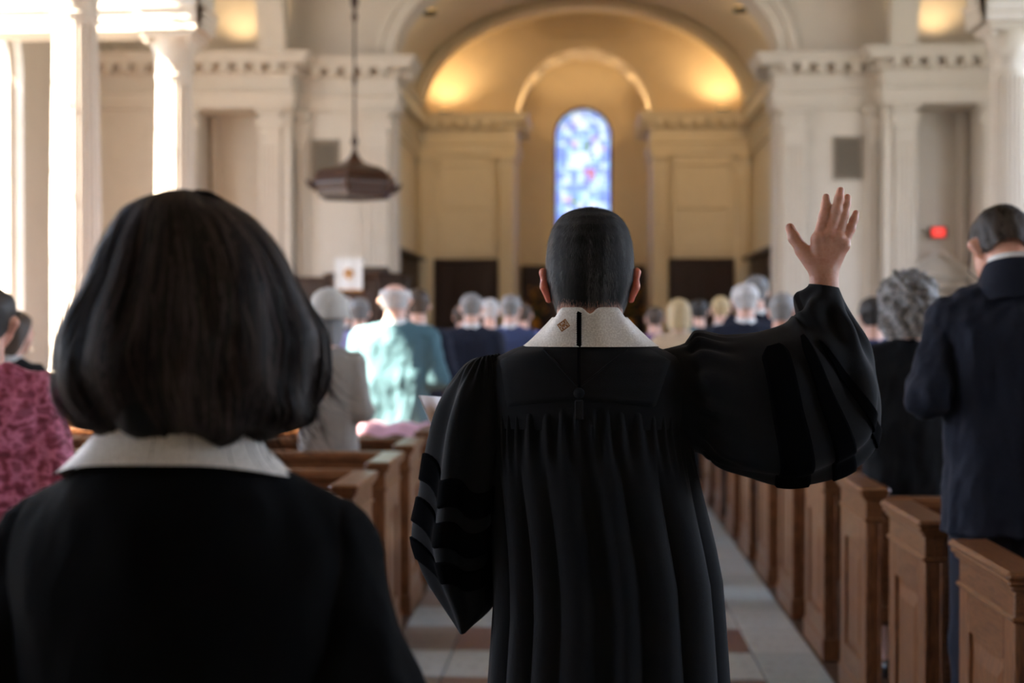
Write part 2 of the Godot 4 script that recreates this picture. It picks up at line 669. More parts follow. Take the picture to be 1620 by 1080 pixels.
func leaf_mesh() -> ArrayMesh:
	if not cache.has("leaf"):
		var mb := MB.new()
		var rings := []
		for j in 6:
			var t := j / 5.0
			var r := PackedVector3Array()
			var w := 0.5 * sin(PI * (0.22 + 0.72 * t)) * (1.0 - 0.25 * t)
			for i in 5:
				var s := (i - 2) / 2.0
				r.append(Vector3(s * w, t - 0.16 * pow(maxf(t - 0.75, 0.0) * 4.0, 2.0), 0.10 * (1.0 - s * s) + 0.42 * pow(t, 3.0)))
			rings.append(r)
		mb.loft(rings, false)
		cache.leaf = mb.mesh()
	return cache.leaf


func leaves_round(parent: Node, m: Material, r: float, y: float, h: float, n: int, turn: float) -> void:
	for i in n:
		var o := put(parent, "leaf", leaf_mesh(), m)
		var a := TAU * i / n + turn
		o.transform = Transform3D(Basis(Vector3.UP, a) * Basis.from_scale(Vector3(h * 0.78, h, h * 0.5)), Vector3(sin(a) * r, y, cos(a) * r))


func fluted_column(label: String, x: float, z: float, detailed: bool) -> void:
	var c := thing("fluted_column", label, "column", D(x, 0, z), 0.0, "fluted nave columns")
	var b := MB.new()
	b.cbox(Vector3(0, 0.45, 0), Vector3(0.62, 0.9, 0.62), 0.01)
	b.cbox(Vector3(0, 0.87, 0), Vector3(0.7, 0.07, 0.7), 0.015)
	b.cbox(Vector3(0, 0.93, 0), Vector3(0.58, 0.06, 0.58), 0.01)
	b.lathe([[0.0, 0.96], [0.27, 0.96], [0.285, 0.985], [0.285, 1.01], [0.26, 1.03], [0.24, 1.05], [0.25, 1.08], [0.262, 1.1], [0.25, 1.12], [0.232, 1.13]], 32)
	put(c, "base", b, M.paint)
	if not cache.has("shaft"):
		var s := MB.new()
		var rings := []
		for lv in [[1.12, 0.228, 0.0], [1.2, 0.226, 0.0], [1.23, 0.225, 1.0], [2.5, 0.224, 1.0], [3.6, 0.208, 1.0], [4.28, 0.196, 1.0], [4.31, 0.196, 0.0], [4.36, 0.2, 0.0], [4.38, 0.215, 0.0], [4.4, 0.2, 0.0]]:
			var r := PackedVector3Array()
			for i in 120:
				var a := -TAU * i / 120.0
				var ph := fmod(i, 5.0)
				var dip: float = [0.0, 0.016, 0.024, 0.016, 0.0][int(ph)] * lv[2]
				r.append(Vector3(cos(a), 0, sin(a)) * (lv[1] - dip) + Vector3(0, lv[0], 0))
			rings.append(r)
		s.loft(rings)
		cache.shaft = s.mesh()
	put(c, "shaft", cache.shaft, M.paint)
	var cp := part(c, "capital")
	var k := MB.new()
	k.lathe([[0.195, 4.38], [0.2, 4.5], [0.22, 4.65], [0.27, 4.76], [0.29, 4.79]], 24)
	put(cp, "bell", k, M.paint)
	var ab := MB.new()
	ab.cbox(Vector3(0, 4.83, 0), Vector3(0.6, 0.08, 0.6), 0.015)
	put(cp, "abacus", ab, M.paint)
	if detailed:
		leaves_round(cp, M.paint, 0.195, 4.4, 0.17, 8, 0.0)
		leaves_round(cp, M.paint, 0.205, 4.52, 0.18, 8, PI / 8)
		for i in 4:
			var a := TAU * i / 4 + PI / 4
			var v := MB.new()
			var pts := []
			var rad := []
			for q in 12:
				var g := q / 11.0 * 1.5 * PI
				var rr := 0.055 * (1.0 - q / 14.0)
				pts.append(Vector3(sin(a), 0, cos(a)) * (0.33 - 0.02 + rr * cos(g) * 0.9) + Vector3(0, 4.735 + rr * sin(g), 0))
				rad.append(0.017)
			v.tube(pts, rad, 6)
			put(cp, "volute", v, M.paint)


func pilaster(parent: Node, x0: float, x1: float, z: float, proud: float, m: Material, y0 := 0.0) -> void:
	var p := part(parent, "pilaster")
	var w := x1 - x0
	var mb := bx(x0 - 0.03, x1 + 0.03, y0, y0 + 0.9, z - proud - 0.03, z + 0.02, null, 0.01)
	bx(x0 - 0.02, x1 + 0.02, y0 + 0.9, y0 + 1.02, z - proud - 0.02, z + 0.02, mb, 0.02)
	put(p, "base", mb, m)
	var sh := bx(x0, x1, y0 + 1.0, 4.4, z - proud, z + 0.02, null, 0.012)
	var n := 5
	for i in n:   # reeds between the flutes
		var c := x0 + w * (i + 0.5) / n
		bx(c - w * 0.055, c + w * 0.055, y0 + 1.1, 4.3, z - proud - 0.018, z - proud + 0.01, sh, 0.006)
	put(p, "shaft", sh, m)
	var cp := bx(x0 - 0.01, x1 + 0.01, 4.38, 4.43, z - proud - 0.02, z + 0.02, null, 0.01)
	bx(x0 - 0.05, x1 + 0.05, 4.79, 4.87, z - proud - 0.06, z + 0.02, cp, 0.015)
	bx(x0 + 0.01, x1 - 0.01, 4.42, 4.8, z - proud - 0.005, z + 0.02, cp)
	put(p, "capital", cp, m)
	for tier in 2:
		for i in 3 + tier:
			var o := put(p, "leaf", leaf_mesh(), m)
			var h := 0.17
			o.transform = Transform3D(Basis.from_scale(Vector3(h * 0.7, h, h * 0.55)), D(x0 + w * (i + 0.5 - 0.5 * tier) / 3.0, 4.43 + 0.15 * tier, z - proud))


func ent_profile(k := 1.0) -> Array:
	return [[0.0, 0.0], [0.05, 0.0], [0.05, 0.1], [0.07, 0.105], [0.07, 0.21], [0.1, 0.235], [0.1, 0.255], [0.045, 0.265], [0.045, 0.5], [0.09, 0.53], [0.1, 0.64], [0.29 * k, 0.645], [0.29 * k, 0.725], [0.32 * k, 0.735], [0.33 * k, 0.755], [0.37 * k, 0.81], [0.0, 0.812]]


func dentils(parent: Node, a: Vector3, b: Vector3, m: Material, step := 0.255) -> void:
	if not cache.has("dentil"):
		var mb := MB.new()
		mb.cbox(Vector3(0, 0, 0), Vector3(0.12, 0.115, 0.19), 0.01)
		cache.dentil = mb.mesh()
	var d := (b - a).normalized()
	var out := d.cross(Vector3.UP)
	var n := int((b - a).length() / step)
	for i in n:
		var o := put(parent, "dentil", cache.dentil, m)
		o.transform = Transform3D(Basis(d, Vector3.UP, out), a + d * step * (i + 0.5) + out * 0.185 + Vector3(0, 0.585, 0))


func mirrored(path: Array, s: float) -> Array:
	if s < 0.0:
		return path
	var r := []
	for i in range(path.size() - 1, -1, -1):
		r.append(path[i] * Vector3(-1, 1, 1))
	return r


func xs(s: float, a: float, b: float) -> Array:
	return [minf(s * a, s * b), maxf(s * a, s * b)]


func uplight(called_for: String, x: float, y: float, z: float, aim: Vector3, energy: float, angle := 50.0) -> void:
	var t := thing("cornice_uplight", called_for, "lamp", D(x, y, z), 0.0, "uplights hidden on the cornices")
	var mb := MB.new()
	mb.cbox(Vector3(0, 0.05, 0), Vector3(0.22, 0.08, 0.14), 0.01)
	put(t, "housing", mb, M.metal)
	var g := MB.new()
	g.box(Vector3(0, 0.095, 0), Vector3(0.18, 0.008, 0.1))
	put(t, "lamp_lens", g, M.lamp)
	var l := SpotLight3D.new()
	l.name = "uplight"
	t.add_child(l, true)
	l.position = Vector3(0, 0.13, 0)
	l.basis = Basis.looking_at(aim.normalized(), Vector3(0.01, 0.0, 1.0).normalized() if absf(aim.normalized().y) > 0.5 else Vector3.UP)
	l.light_color = Color(1.0, 0.86, 0.64)
	l.light_energy = energy
	l.spot_angle = angle
	l.spot_angle_attenuation = 0.8
	l.spot_range = 30.0
	l.spot_attenuation = 2.0
	l.light_size = 0.06
	l.shadow_enabled = true


func build_setting() -> void:
	M.lamp = mat(Color(1, 0.85, 0.6))
	M.lamp.emission_enabled = true
	M.lamp.emission = Color(1, 0.8, 0.5)
	M.lamp.emission_energy_multiplier = 4.0
	# floor: a bed of grout under tiles in the aisle, boards under the pews
	var fl := structure(put(self, "floor", bx(-8.2, 8.2, -0.3, -0.012, -4.6, 31.0), M.grout), "pale stone and red tile church floor", "floor")
	var wood := bx(-8.1, -0.96, -0.02, 0.0, -4.2, 20.6)
	put(fl, "boards", wood, M.floor_wood)
	put(fl, "boards", bx(1.03, 8.1, -0.02, 0.0, -4.2, 20.6), M.floor_wood)
	var tiles := {}
	var tile := func(x0: float, x1: float, z0: float, z1: float, m: Material) -> void:
		var key := "%.3f %.3f" % [x1 - x0, z1 - z0]
		if not tiles.has(key):
			var mb := MB.new()
			mb.cbox(Vector3.ZERO, Vector3(x1 - x0 - 0.006, 0.03, z1 - z0 - 0.006), 0.003)
			tiles[key] = mb.mesh()
		var o := put(fl, "tile", tiles[key], m)
		o.position = D((x0 + x1) / 2, -0.015 + rng.randf() * 0.0012, (z0 + z1) / 2)
	for row in 34:
		var z0 := 2.55 + 0.52 * row
		tile.call(0.74, 1.03, z0, z0 + 0.52, M.tile[rng.randi() % 3])
		tile.call(-0.96, -0.67, z0, z0 + 0.52, M.tile_tan if row % 2 == 0 else M.tile[rng.randi() % 3])
		for c in 3:
			var x0 := -0.67 + 0.47 * c
			tile.call(x0, x0 + 0.47, z0, z0 + 0.52, M.tile_red[rng.randi() % 2] if (row + c) % 2 == 0 else M.tile[rng.randi() % 3])
	for row in 12:
		for c in 4:
			tile.call(-0.96 + c * 0.4975, -0.4625 + c * 0.4975, -3.69 + 0.52 * row, -3.17 + 0.52 * row, M.tile[rng.randi() % 3])
	# chancel steps and platform
	for k in 2:
		var st := bx(-4.4, 4.4, 0.0, 0.15 * (k + 1), 20.3 + 0.35 * k, 22.0, null, 0.01)
		structure(put(self, "trim_%d" % (k + 1), st, M.tile[0]), "pale stone step across the front of the nave, %s" % ["lower of the two", "upper of the two"][k], "step")
	put(fl, "chancel_platform", bx(-3.5, 3.5, 0.0, 0.3, 22.0, 30.2), M.tile[1])
	# side walls with tall arched windows
	var wz := [17.7, 14.5, 11.3, 8.1, 4.9, 1.7]
	var nwin := 0
	var tops := [4.9, 7.7, 7.7, 7.7, 3.4, 3.4]   # where each arch springs
	for s in [-1.0, 1.0]:
		var mb := MB.new()
		var tr := Transform3D(Basis(Vector3(0, 0, -1), Vector3.UP, Vector3(s, 0, 0)), Vector3(s * 7.6, 0, 0))
		var edge := 22.6
		for i in wz.size():
			var low: float = -4.3 if i == wz.size() - 1 else (wz[i] + wz[i + 1]) / 2
			mb.arch_panel(tr, low, edge, 0.0, 9.4, wz[i], 1.25, 1.25, tops[i], 1.25, 0.5, false)
			edge = low
		var w := structure(put(self, "wall_left" if s < 0 else "wall_right", mb, M.paint), "white side wall with tall arched windows, %s" % ["on the sunlit side", "on the shaded side"][int(s > 0)], "wall")
		for i in wz.size():
			var pn := part(w, "pier")   # flat pier with a capital between the windows
			var zc: float = COLS[i]
			var q := xs(s, 7.6, 7.42)
			put(pn, "shaft", bx(q[0], q[1], 0.0, 4.45, zc - 0.24, zc + 0.24, null, 0.012), M.paint)
			q = xs(s, 7.6, 7.36)
			put(pn, "capital", bx(q[0], q[1], 4.45, ARCH, zc - 0.3, zc + 0.3, null, 0.03), M.paint)
		for i in wz.size():
			nwin += 1
			var wn := Node3D.new()
			wn.name = "window_%d" % nwin
			add_child(wn)
			structure(wn, "tall arched clear window, number %s from the chancel on the %s side" % [["one", "two", "three", "four", "five", "six"][i], "sunlit" if s < 0 else "shaded"], "window")
			var f := MB.new()
			var t2 := Transform3D(Basis(Vector3(0, 0, -1), Vector3.UP, Vector3(s, 0, 0)), Vector3(s * 7.75, 0, 0))
			f.arch_band(t2, wz[i], tops[i], 1.15, 1.15, 0.1, 0.1, 0.0)
			for e in [-1.2, 1.2]:
				f.cbox(Vector3(s * 7.8, (1.25 + tops[i]) / 2, -wz[i] - e), Vector3(0.1, tops[i] - 1.25, 0.1), 0.008)
			f.cbox(Vector3(s * 7.8, 1.3, -wz[i]), Vector3(0.1, 0.1, 2.4), 0.008)
			put(wn, "frame", f, M.paint)
			for k in 3:
				var b := MB.new()
				var zc: float = wz[i] + (k - 1) * 0.55
				var top: float = tops[i] + sqrt(1.15 * 1.15 - pow((k - 1) * 0.55, 2.0))
				b.cbox(Vector3(s * 7.8, (1.3 + top) / 2, -zc), Vector3(0.03, top - 1.3, 0.02), 0.003)
				put(wn, "glazing_bar", b, M.paint)
			for k in int((tops[i] - 1.3) / 0.82):
				var b := MB.new()
				b.cbox(Vector3(s * 7.8, 1.35 + 0.82 * (k + 0.8), -wz[i]), Vector3(0.03, 0.02, 2.3), 0.003)
				put(wn, "glazing_bar", b, M.paint)
			var p := MB.new()
			var ring := PackedVector3Array()
			for k in 25:
				var g := PI * k / 24.0
				ring.append(Vector3(s * 7.81, tops[i] + 1.2 * sin(g), -wz[i] + 1.2 * cos(g)))
			ring.append(Vector3(s * 7.81, 1.28, -wz[i] - 1.2))
			ring.append(Vector3(s * 7.81, 1.28, -wz[i] + 1.2))
			for k in range(1, ring.size() - 1):
				p.tri(ring[0], ring[k], ring[k + 1])
			put(wn, "pane", p, M.glass)
			var sl := MB.new()
			sl.cbox(Vector3(s * 7.58, 1.21, -wz[i]), Vector3(0.22, 0.07, 2.7), 0.015)
			put(wn, "sill", sl, M.paint)
	# rear wall, ceilings
	structure(put(self, "wall_back", bx(-8.1, 8.1, 0, 11.4, -4.7, -4.2), M.paint), "plain white wall at the rear of the nave", "wall")
	var ce := structure(put(self, "ceiling", bx(-8.1, -4.5, 9.3, 9.5, -4.7, 22.7), M.ceiling), "white plaster nave vault and flat aisle ceilings", "ceiling")
	put(ce, "aisle_ceiling", bx(4.5, 8.1, 9.3, 9.5, -4.7, 22.7), M.ceiling)
	var vault := MB.new()
	for lay in 2:
		var rings := []
		for z in [-4.7, 22.0]:
			var r := PackedVector3Array()
			for k in 41:
				var g := PI * k / 40.0
				r.append(D(-(4.6 + lay * 0.2) * cos(g), 9.3 + (1.9 + lay * 0.2) * sin(g), z))
			rings.append(r)
		vault.loft(rings, false)
	put(ce, "nave_vault", vault, M.ceiling)
	# arcades over the columns
	for s in [-1.0, 1.0]:
		var mb := MB.new()
		var tr := Transform3D(Basis(Vector3(0, 0, -1), Vector3.UP, Vector3(s, 0, 0)), Vector3(s * 4.5, 0, 0))
		var edges := [21.5] + COLS
		for i in edges.size() - 1:
			var c: float = (edges[i] + edges[i + 1]) / 2
			var a: float = (edges[i] - edges[i + 1]) / 2 - 0.28
			mb.arch_panel(tr, edges[i + 1], edges[i], SPRING, 9.4, c, a, SPRING, SPRING, minf(a, 1.9), 0.4, false)
		var ar := put(self, "wall_arcade" if s < 0 else "wall_arcade_opposite", mb, M.paint)
		structure(ar, "white arched arcade wall above the columns on the %s side" % ["sunlit" if s < 0 else "shaded"], "wall")
		for zc in COLS:
			var q := xs(s, 4.36, 5.04)
			var blk := bx(q[0], q[1], ARCH, 5.66, zc - 0.3, zc + 0.3)
			var pf := ent_profile(0.6)
			var x0: float = q[0]
			var x1: float = q[1]
			blk.run(pf, [D(x0, ARCH, zc - 0.3), D(x1, ARCH, zc - 0.3)])
			blk.run(pf, [D(x1, ARCH, zc + 0.3), D(x0, ARCH, zc + 0.3)])
			if s < 0:
				blk.run(pf, [D(x1, ARCH, zc - 0.3), D(x1, ARCH, zc + 0.3)])
			else:
				blk.run(pf, [D(x0, ARCH, zc + 0.3), D(x0, ARCH, zc - 0.3)])
			put(ar, "entablature_block", blk, M.paint)
			q = xs(s, 5.0, 7.6)
			var bm := bx(q[0], q[1], ARCH, 5.66, zc - 0.22, zc + 0.22)
			bm.run(ent_profile(0.5), [D(q[0], ARCH, zc - 0.22), D(q[1], ARCH, zc - 0.22)])
			bm.run(ent_profile(0.5), [D(q[1], ARCH, zc + 0.22), D(q[0], ARCH, zc + 0.22)])
			put(ar, "cross_beam", bm, M.paint)
	for i in COLS.size() - 1:
		for s in [-1.0, 1.0]:
			fluted_column("white fluted column with leafy capital, %s from the chancel on the %s side" % [["nearest", "second", "third", "fourth", "fifth", "sixth"][i], "sunlit" if s < 0 else "shaded"], s * 4.7, COLS[i], i < 2)
	# the end wall of the nave
	var fw := MB.new()
	var tz := Transform3D(Basis(), Vector3(0, 0, -22.7))
	fw.arch_panel(tz, -4.55, 4.55, 0.0, 11.4, 0.0, 2.95, 0.0, SPRING, 1.75, 0.7, true)
	for s in [-1.0, 1.0]:
		var q := xs(s, 4.5, 7.7)
		bx(q[0], q[1], 0.0, 9.4, 22.4, 22.9, fw)
		bx(q[0], q[1], ARCH, SPRING, 21.55, 22.5, fw)
		q = xs(s, 6.3, 7.7)
		bx(q[0], q[1], 0.0, ARCH, 21.6, 22.5, fw)
		q = xs(s, 4.5, 4.62)
		bx(q[0], q[1], 0.0, ARCH, 21.62, 22.5, fw)
	var wf := structure(put(self, "wall_front", fw, M.paint), "white end wall of the nave around the chancel arch", "wall")
	var ab := MB.new()
	ab.arch_band(Transform3D(Basis(), Vector3(0, 0, -22.0)), 0.0, SPRING, 2.95, 1.75, 0.3, 0.0, 0.07, 48)
	ab.arch_band(Transform3D(Basis(), Vector3(0, 0, -22.0)), 0.0, SPRING, 3.14, 1.94, 0.12, 0.0, 0.11, 48)
	put(wf, "arch_moulding", ab, M.paint)
	for s in [-1.0, 1.0]:
		var path := [D(-7.6, ARCH, 21.55), D(-4.5, ARCH, 21.55), D(-4.5, ARCH, 22.0), D(-2.95, ARCH, 22.0), D(-2.95, ARCH, 22.72)]
		var pp := mirrored(path, s)
		var en := MB.new()
		en.run(ent_profile(), pp)
		var eo := put(wf, "entablature", en, M.paint)
		dentils(eo, pp[0], pp[1], M.paint)
		if s < 0:
			dentils(eo, pp[2], pp[3], M.paint)
			dentils(eo, pp[3], pp[4], M.paint)
		else:
			dentils(eo, pp[1], pp[2], M.paint)
			dentils(eo, pp[3], pp[4], M.paint)
			dentils(eo, pp[0], pp[1], M.paint)
		for pl in [[4.63, 4.97, 21.72, 0.14], [5.95, 6.29, 21.72, 0.14], [3.02, 3.38, 22.0, 0.1], [4.3, 4.48, 22.0, 0.1]]:
			var q := xs(s, pl[0], pl[1])
			pilaster(wf, q[0], q[1], pl[2], pl[3], M.paint)
			if pl[2] < 21.9:
				var k := bx(q[0], q[1], 0.0, ARCH, 21.7, 22.45)
				put(wf, "pilaster_backing", k, M.paint)
		# inner strips and a panel in the recess
		for e in [[5.02, 5.14], [5.78, 5.9]]:
			var q := xs(s, e[0], e[1])
			put(wf, "recess_trim", bx(q[0], q[1], 0.0, ARCH, 22.3, 22.42, null, 0.02), M.paint)
	# chancel
	var wc := MB.new()
	for s in [-1.0, 1.0]:
		var q := xs(s, 3.28, 3.6)
		bx(q[0], q[1], 0.3, SPRING, 22.6, 28.9, wc)
		q = xs(s, 1.35, 3.4)
		bx(q[0], q[1], 0.3, SPRING, 27.8, 30.3, wc)
	wc.arch_panel(Transform3D(Basis(), Vector3(0, 0, -28.9)), -3.7, 3.7, SPRING, 8.6, 0.0, 1.35, SPRING, SPRING, 1.42, 0.3)
	wc.arch_panel(Transform3D(Basis(), Vector3(0, 0, -27.35)), -3.7, 3.7, SPRING, 8.6, 0.0, 3.04, SPRING, SPRING, 1.9, 0.35)
	wc.arch_panel(Transform3D(Basis(), Vector3(0, 0, -30.3)), -1.7, 1.7, 0.3, 7.6, 0.0, 0.61, 3.1, 5.54, 0.62, 0.3)
	var wr := structure(put(self, "wall_chancel", wc, M.cream), "cream chancel walls with panelled blocks beside the window niche", "wall")
	for b in [[3.28, 2.08, 22.65, 28.95], [1.35, 1.42, 28.55, 30.05]]:
		var rings := []
		for z in [b[2], b[3]]:
			var r := PackedVector3Array()
			for k in 49:
				var g := PI * k / 48.0
				r.append(D(-b[0] * cos(g), SPRING + b[1] * sin(g), z))
			rings.append(r)
		var v := MB.new()
		v.loft(rings, false)
		var rings2 := []
		for r in rings:
			var o := PackedVector3Array()
			for p in r:
				o.append(Vector3(p.x * 1.05, SPRING + (p.y - SPRING) * 1.05 + 0.1, p.z))
			rings2.append(o)
		v.loft(rings2, false)
		put(wr, "barrel_vault", v, M.cream)
	var bands := MB.new()
	bands.arch_band(Transform3D(Basis(), Vector3(0, 0, -28.6)), 0.0, SPRING, 1.35, 1.42, 0.2, 0.0, 0.06)
	bands.arch_band(Transform3D(Basis(), Vector3(0, 0, -27.0)), 0.0, SPRING, 3.04, 1.9, 0.12, 0.0, 0.06, 48)
	put(wr, "arch_moulding", bands, M.cream)
	for i in 5:   # coffered keystones over the niche soffit
		var g := PI * (0.26 + 0.12 * i)
		var kb := MB.new()
		kb.cbox(Vector3.ZERO, Vector3(0.22, 0.05, 0.9), 0.012, Transform3D(Basis(Vector3(0, 0, 1), g - PI / 2), D(1.33 * cos(g), SPRING + 1.4 * sin(g), 29.2)))
		put(wr, "soffit_block", kb, M.cream)
	var frz := bx(-0.95, 0.95, 7.36, 7.44, 28.5, 28.6, null, 0.02)
	put(wr, "lunette_ledge", frz, M.cream)
	for s in [-1.0, 1.0]:
		var pp := mirrored([D(-3.28, ARCH, 22.72), D(-3.28, ARCH, 27.8), D(-1.35, ARCH, 27.8), D(-1.35, ARCH, 29.6)], s)
		var en := MB.new()
		en.run(ent_profile(0.8), pp)
		var eo := put(wr, "entablature", en, M.cream)
		dentils(eo, pp[0], pp[1], M.cream)
		dentils(eo, pp[1], pp[2], M.cream)
		dentils(eo, pp[2], pp[3], M.cream)
		for pl in [[1.38, 1.64], [2.94, 3.2]]:
			var q := xs(s, pl[0], pl[1])
			pilaster(wr, q[0], q[1], 27.8, 0.1, M.cream, 0.3)
		var q := xs(s, 1.72, 2.86)
		var fr := MB.new()
		for e in [[q[0], q[1], 4.66, 4.72], [q[0], q[1], 2.95, 3.01], [q[0], q[0] + 0.05, 2.95, 4.72], [q[1] - 0.05, q[1], 2.95, 4.72], [q[0], q[1], 3.82, 3.845]]:
			bx(e[0], e[1], e[2], e[3], 27.77, 27.82, fr, 0.01)
		put(wr, "panel_frame", fr, M.cream)
		q = xs(s, 1.66, 2.92)
		var wp := part(wr, "wood_panelling")
		put(wp, "board", bx(q[0], q[1], 0.3, 2.8, 27.72, 27.8, null, 0.01), M.walnut)
		put(wp, "top_rail", bx(q[0], q[1], 2.76, 2.86, 27.68, 27.8, null, 0.015), M.walnut)
		for k in 4:
			var xc: float = q[0] + 0.05 + (q[1] - q[0] - 0.1) * k / 3.0
			put(wp, "stile", bx(xc - 0.05, xc + 0.05, 0.3, 2.76, 27.7, 27.76, null, 0.012), M.walnut)
		# side stalls and slatted organ openings in the chancel side walls
		q = xs(s, 3.28, 3.24)
		var og := part(wr, "organ_opening")
		put(og, "backing", bx(q[0], q[1], 3.0, 4.75, 23.3, 24.3), M.dark)
		for k in 6:
			var zc := 23.35 + 0.17 * k
			var w2 := xs(s, 3.28, 3.19)
			put(og, "slat", bx(w2[0], w2[1], 3.0, 4.75, zc, zc + 0.05, null, 0.008), M.metal)
		q = xs(s, 3.27, 2.75)
		var sp := part(wr, "side_panelling")
		put(sp, "board", bx(q[0], q[0] + 0.06 if s < 0 else q[1], 0.3, 2.85, 23.0, 27.6) if s < 0 else bx(3.21, 3.27, 0.3, 2.85, 23.0, 27.6), M.walnut)
		put(sp, "top_rail", bx(q[0], q[1] - 0.3 if s < 0 else q[1], 2.8, 2.88, 23.0, 27.6, null, 0.02) if s < 0 else bx(3.05, 3.27, 2.8, 2.88, 23.0, 27.6, null, 0.02), M.walnut)
	put(wr, "niche_panelling", bx(-1.3, 1.3, 0.3, 2.82, 29.9, 30.0, null, 0.01), M.walnut)
	for k in 7:
		put(wr, "niche_stile", bx(-1.28 + 0.41 * k, -1.18 + 0.41 * k, 0.3, 2.82, 29.86, 29.92, null, 0.01), M.walnut)
	# organ-pipe free ceiling cap over the chancel
	put(wr, "roof", bx(-4.0, 4.0, 8.6, 8.8, 22.6, 30.6), M.ceiling)
	put(wr, "niche_roof", bx(-2.0, 2.0, 7.5, 7.6, 28.9, 30.4), M.ceiling)
	stained_window()
	# lamps hidden on the cornices
	for s in [-1.0, 1.0]:
		var side := "sunlit" if s < 0 else "shaded"
		uplight("small brass uplight on the cornice before the lunette, %s side" % side, s * 2.72, SPRING + 0.02, 27.95, Vector3(s * 0.0, 1.0, -0.35), E_LUNETTE, 65)
		uplight("small brass uplight on the chancel side cornice, %s side" % side, s * 3.12, SPRING + 0.02, 23.7, Vector3(-s * 0.5, 1.0, 0.0), E_BARREL, 62)
		uplight("small brass uplight inside the window niche, %s side" % side, s * 1.28, SPRING + 0.02, 29.0, Vector3(-s * 0.55, 1.0, 0.0), E_NICHE, 62)
		uplight("small brass uplight on the aisle end cornice, %s side" % side, s * 5.4, SPRING + 0.02, 21.9, Vector3(0.0, 1.0, -0.22), E_AISLE, 58)
		uplight("brass floodlight high behind the chancel arch, %s side" % side, s * 2.5, 6.55, 22.95, Vector3(-s * 0.42, -0.62, -1.0), E_FLOOD, 42)
		uplight("small brass uplight behind the chancel arch, %s side" % side, s * 2.98, SPRING + 0.02, 22.35, Vector3(-s * 0.45, 1.0, -0.1), E_ARCH, 50)


func stained_window() -> void:
	var w := Node3D.new()
	w.name = "window_13"
	add_child(w)
	structure(w, "round-headed stained glass window glowing blue behind the altar", "window")
	var f := MB.new()
	f.arch_band(Transform3D(Basis(), Vector3(0, 0, -30.12)), 0.0, 5.54, 0.57, 0.58, 0.05, 0.0, 0.08)
	for e in [-0.59, 0.59]:
		f.cbox(D(e, 4.32, 30.08), Vector3(0.05, 2.5, 0.08), 0.006)
	put(w, "frame", f, M.dark)
	var tints := [Color(0.55, 0.68, 0.98), Color(0.72, 0.83, 1.0), Color(0.38, 0.52, 0.95), Color(0.86, 0.92, 1.0), Color(0.5, 0.6, 0.98), Color(0.62, 0.8, 0.98), Color(0.92, 0.95, 1.0), Color(0.3, 0.42, 0.86)]
	var special := [Color(0.78, 0.12, 0.2), Color(0.16, 0.45, 0.25), Color(0.85, 0.62, 0.75), Color(0.42, 0.3, 0.7), Color(0.95, 0.9, 0.75)]
	var gm := func(c: Color) -> StandardMaterial3D:
		var l := c.srgb_to_linear()
		var m := mat(Color(lerpf(l.r, 0.75, 0.25) * 0.6, lerpf(l.g, 0.8, 0.25) * 0.6, lerpf(l.b, 0.95, 0.25) * 0.6).linear_to_srgb(), 0.35)
		m.backlight_enabled = true
		m.backlight = m.albedo_color
		return m
	var mats: Array = tints.map(gm)
	var smats: Array = special.map(gm)
	var nx := 10
	var ny := 26
	var pts := {}
	for j in ny + 1:
		for i in nx + 1:
			var y := 3.1 + 3.06 * j / ny
			var jit := Vector2(rng.randf_range(-0.03, 0.03), rng.randf_range(-0.03, 0.03))
			var half := 0.6
			if y > 5.54:
				half = 0.6 * sqrt(maxf(0.0, 1.0 - pow((y - 5.54) / 0.63, 2.0))) + 0.005
			if i == 0 or i == nx:
				jit.x = 0.0
			pts[Vector2i(i, j)] = Vector2((i * 2.0 / nx - 1.0) * half + jit.x * half / 0.6, y + (jit.y if j > 0 and j < ny else 0.0))
	var lead := MB.new()
	for j in ny:
		for i in nx:
			var c := [pts[Vector2i(i, j)], pts[Vector2i(i + 1, j)], pts[Vector2i(i + 1, j + 1)], pts[Vector2i(i, j + 1)]]
			var mid: Vector2 = (c[0] + c[1] + c[2] + c[3]) / 4
			var m: Material = mats[rng.randi() % mats.size()]
			if i == 0 or i == nx - 1:
				m = mats[[0, 2, 4, 5][j % 4]]
			elif mid.distance_to(Vector2(0.14, 4.75)) < 0.09:
				m = smats[0]
			elif mid.distance_to(Vector2(0.08, 5.33)) < 0.09:
				m = smats[1]
			elif mid.distance_to(Vector2(-0.2, 5.38)) < 0.1 or mid.distance_to(Vector2(0.2, 5.45)) < 0.1:
				m = smats[2 + (i + j) % 2]
			elif mid.distance_to(Vector2(-0.14, 4.15)) < 0.07:
				m = smats[1]
			elif mid.distance_to(Vector2(-0.26, 4.25)) < 0.08:
				m = smats[2]
			elif mid.distance_to(Vector2(-0.02, 5.05)) < 0.16 or mid.distance_to(Vector2(0.0, 5.75)) < 0.12:
				m = mats[6]
			elif rng.randf() < 0.05:
				m = smats[2 + rng.randi() % 3]
			var mb := MB.new()
			var q := []
			for p in c:
				var z: Vector2 = mid + (p - mid) * 0.95
				q.append(z)
			mb.quad(D(q[0].x, q[0].y, 30.06), D(q[1].x, q[1].y, 30.06), D(q[2].x, q[2].y, 30.06), D(q[3].x, q[3].y, 30.06))
			put(w, "pane", mb, m)
			for e in [[0, 1], [0, 3]]:
				lead.tube([D(c[e[0]].x, c[e[0]].y, 30.063), D(c[e[1]].x, c[e[1]].y, 30.063)], [0.005, 0.005], 4, false)
	put(w, "lead_lines", lead, M.dark)


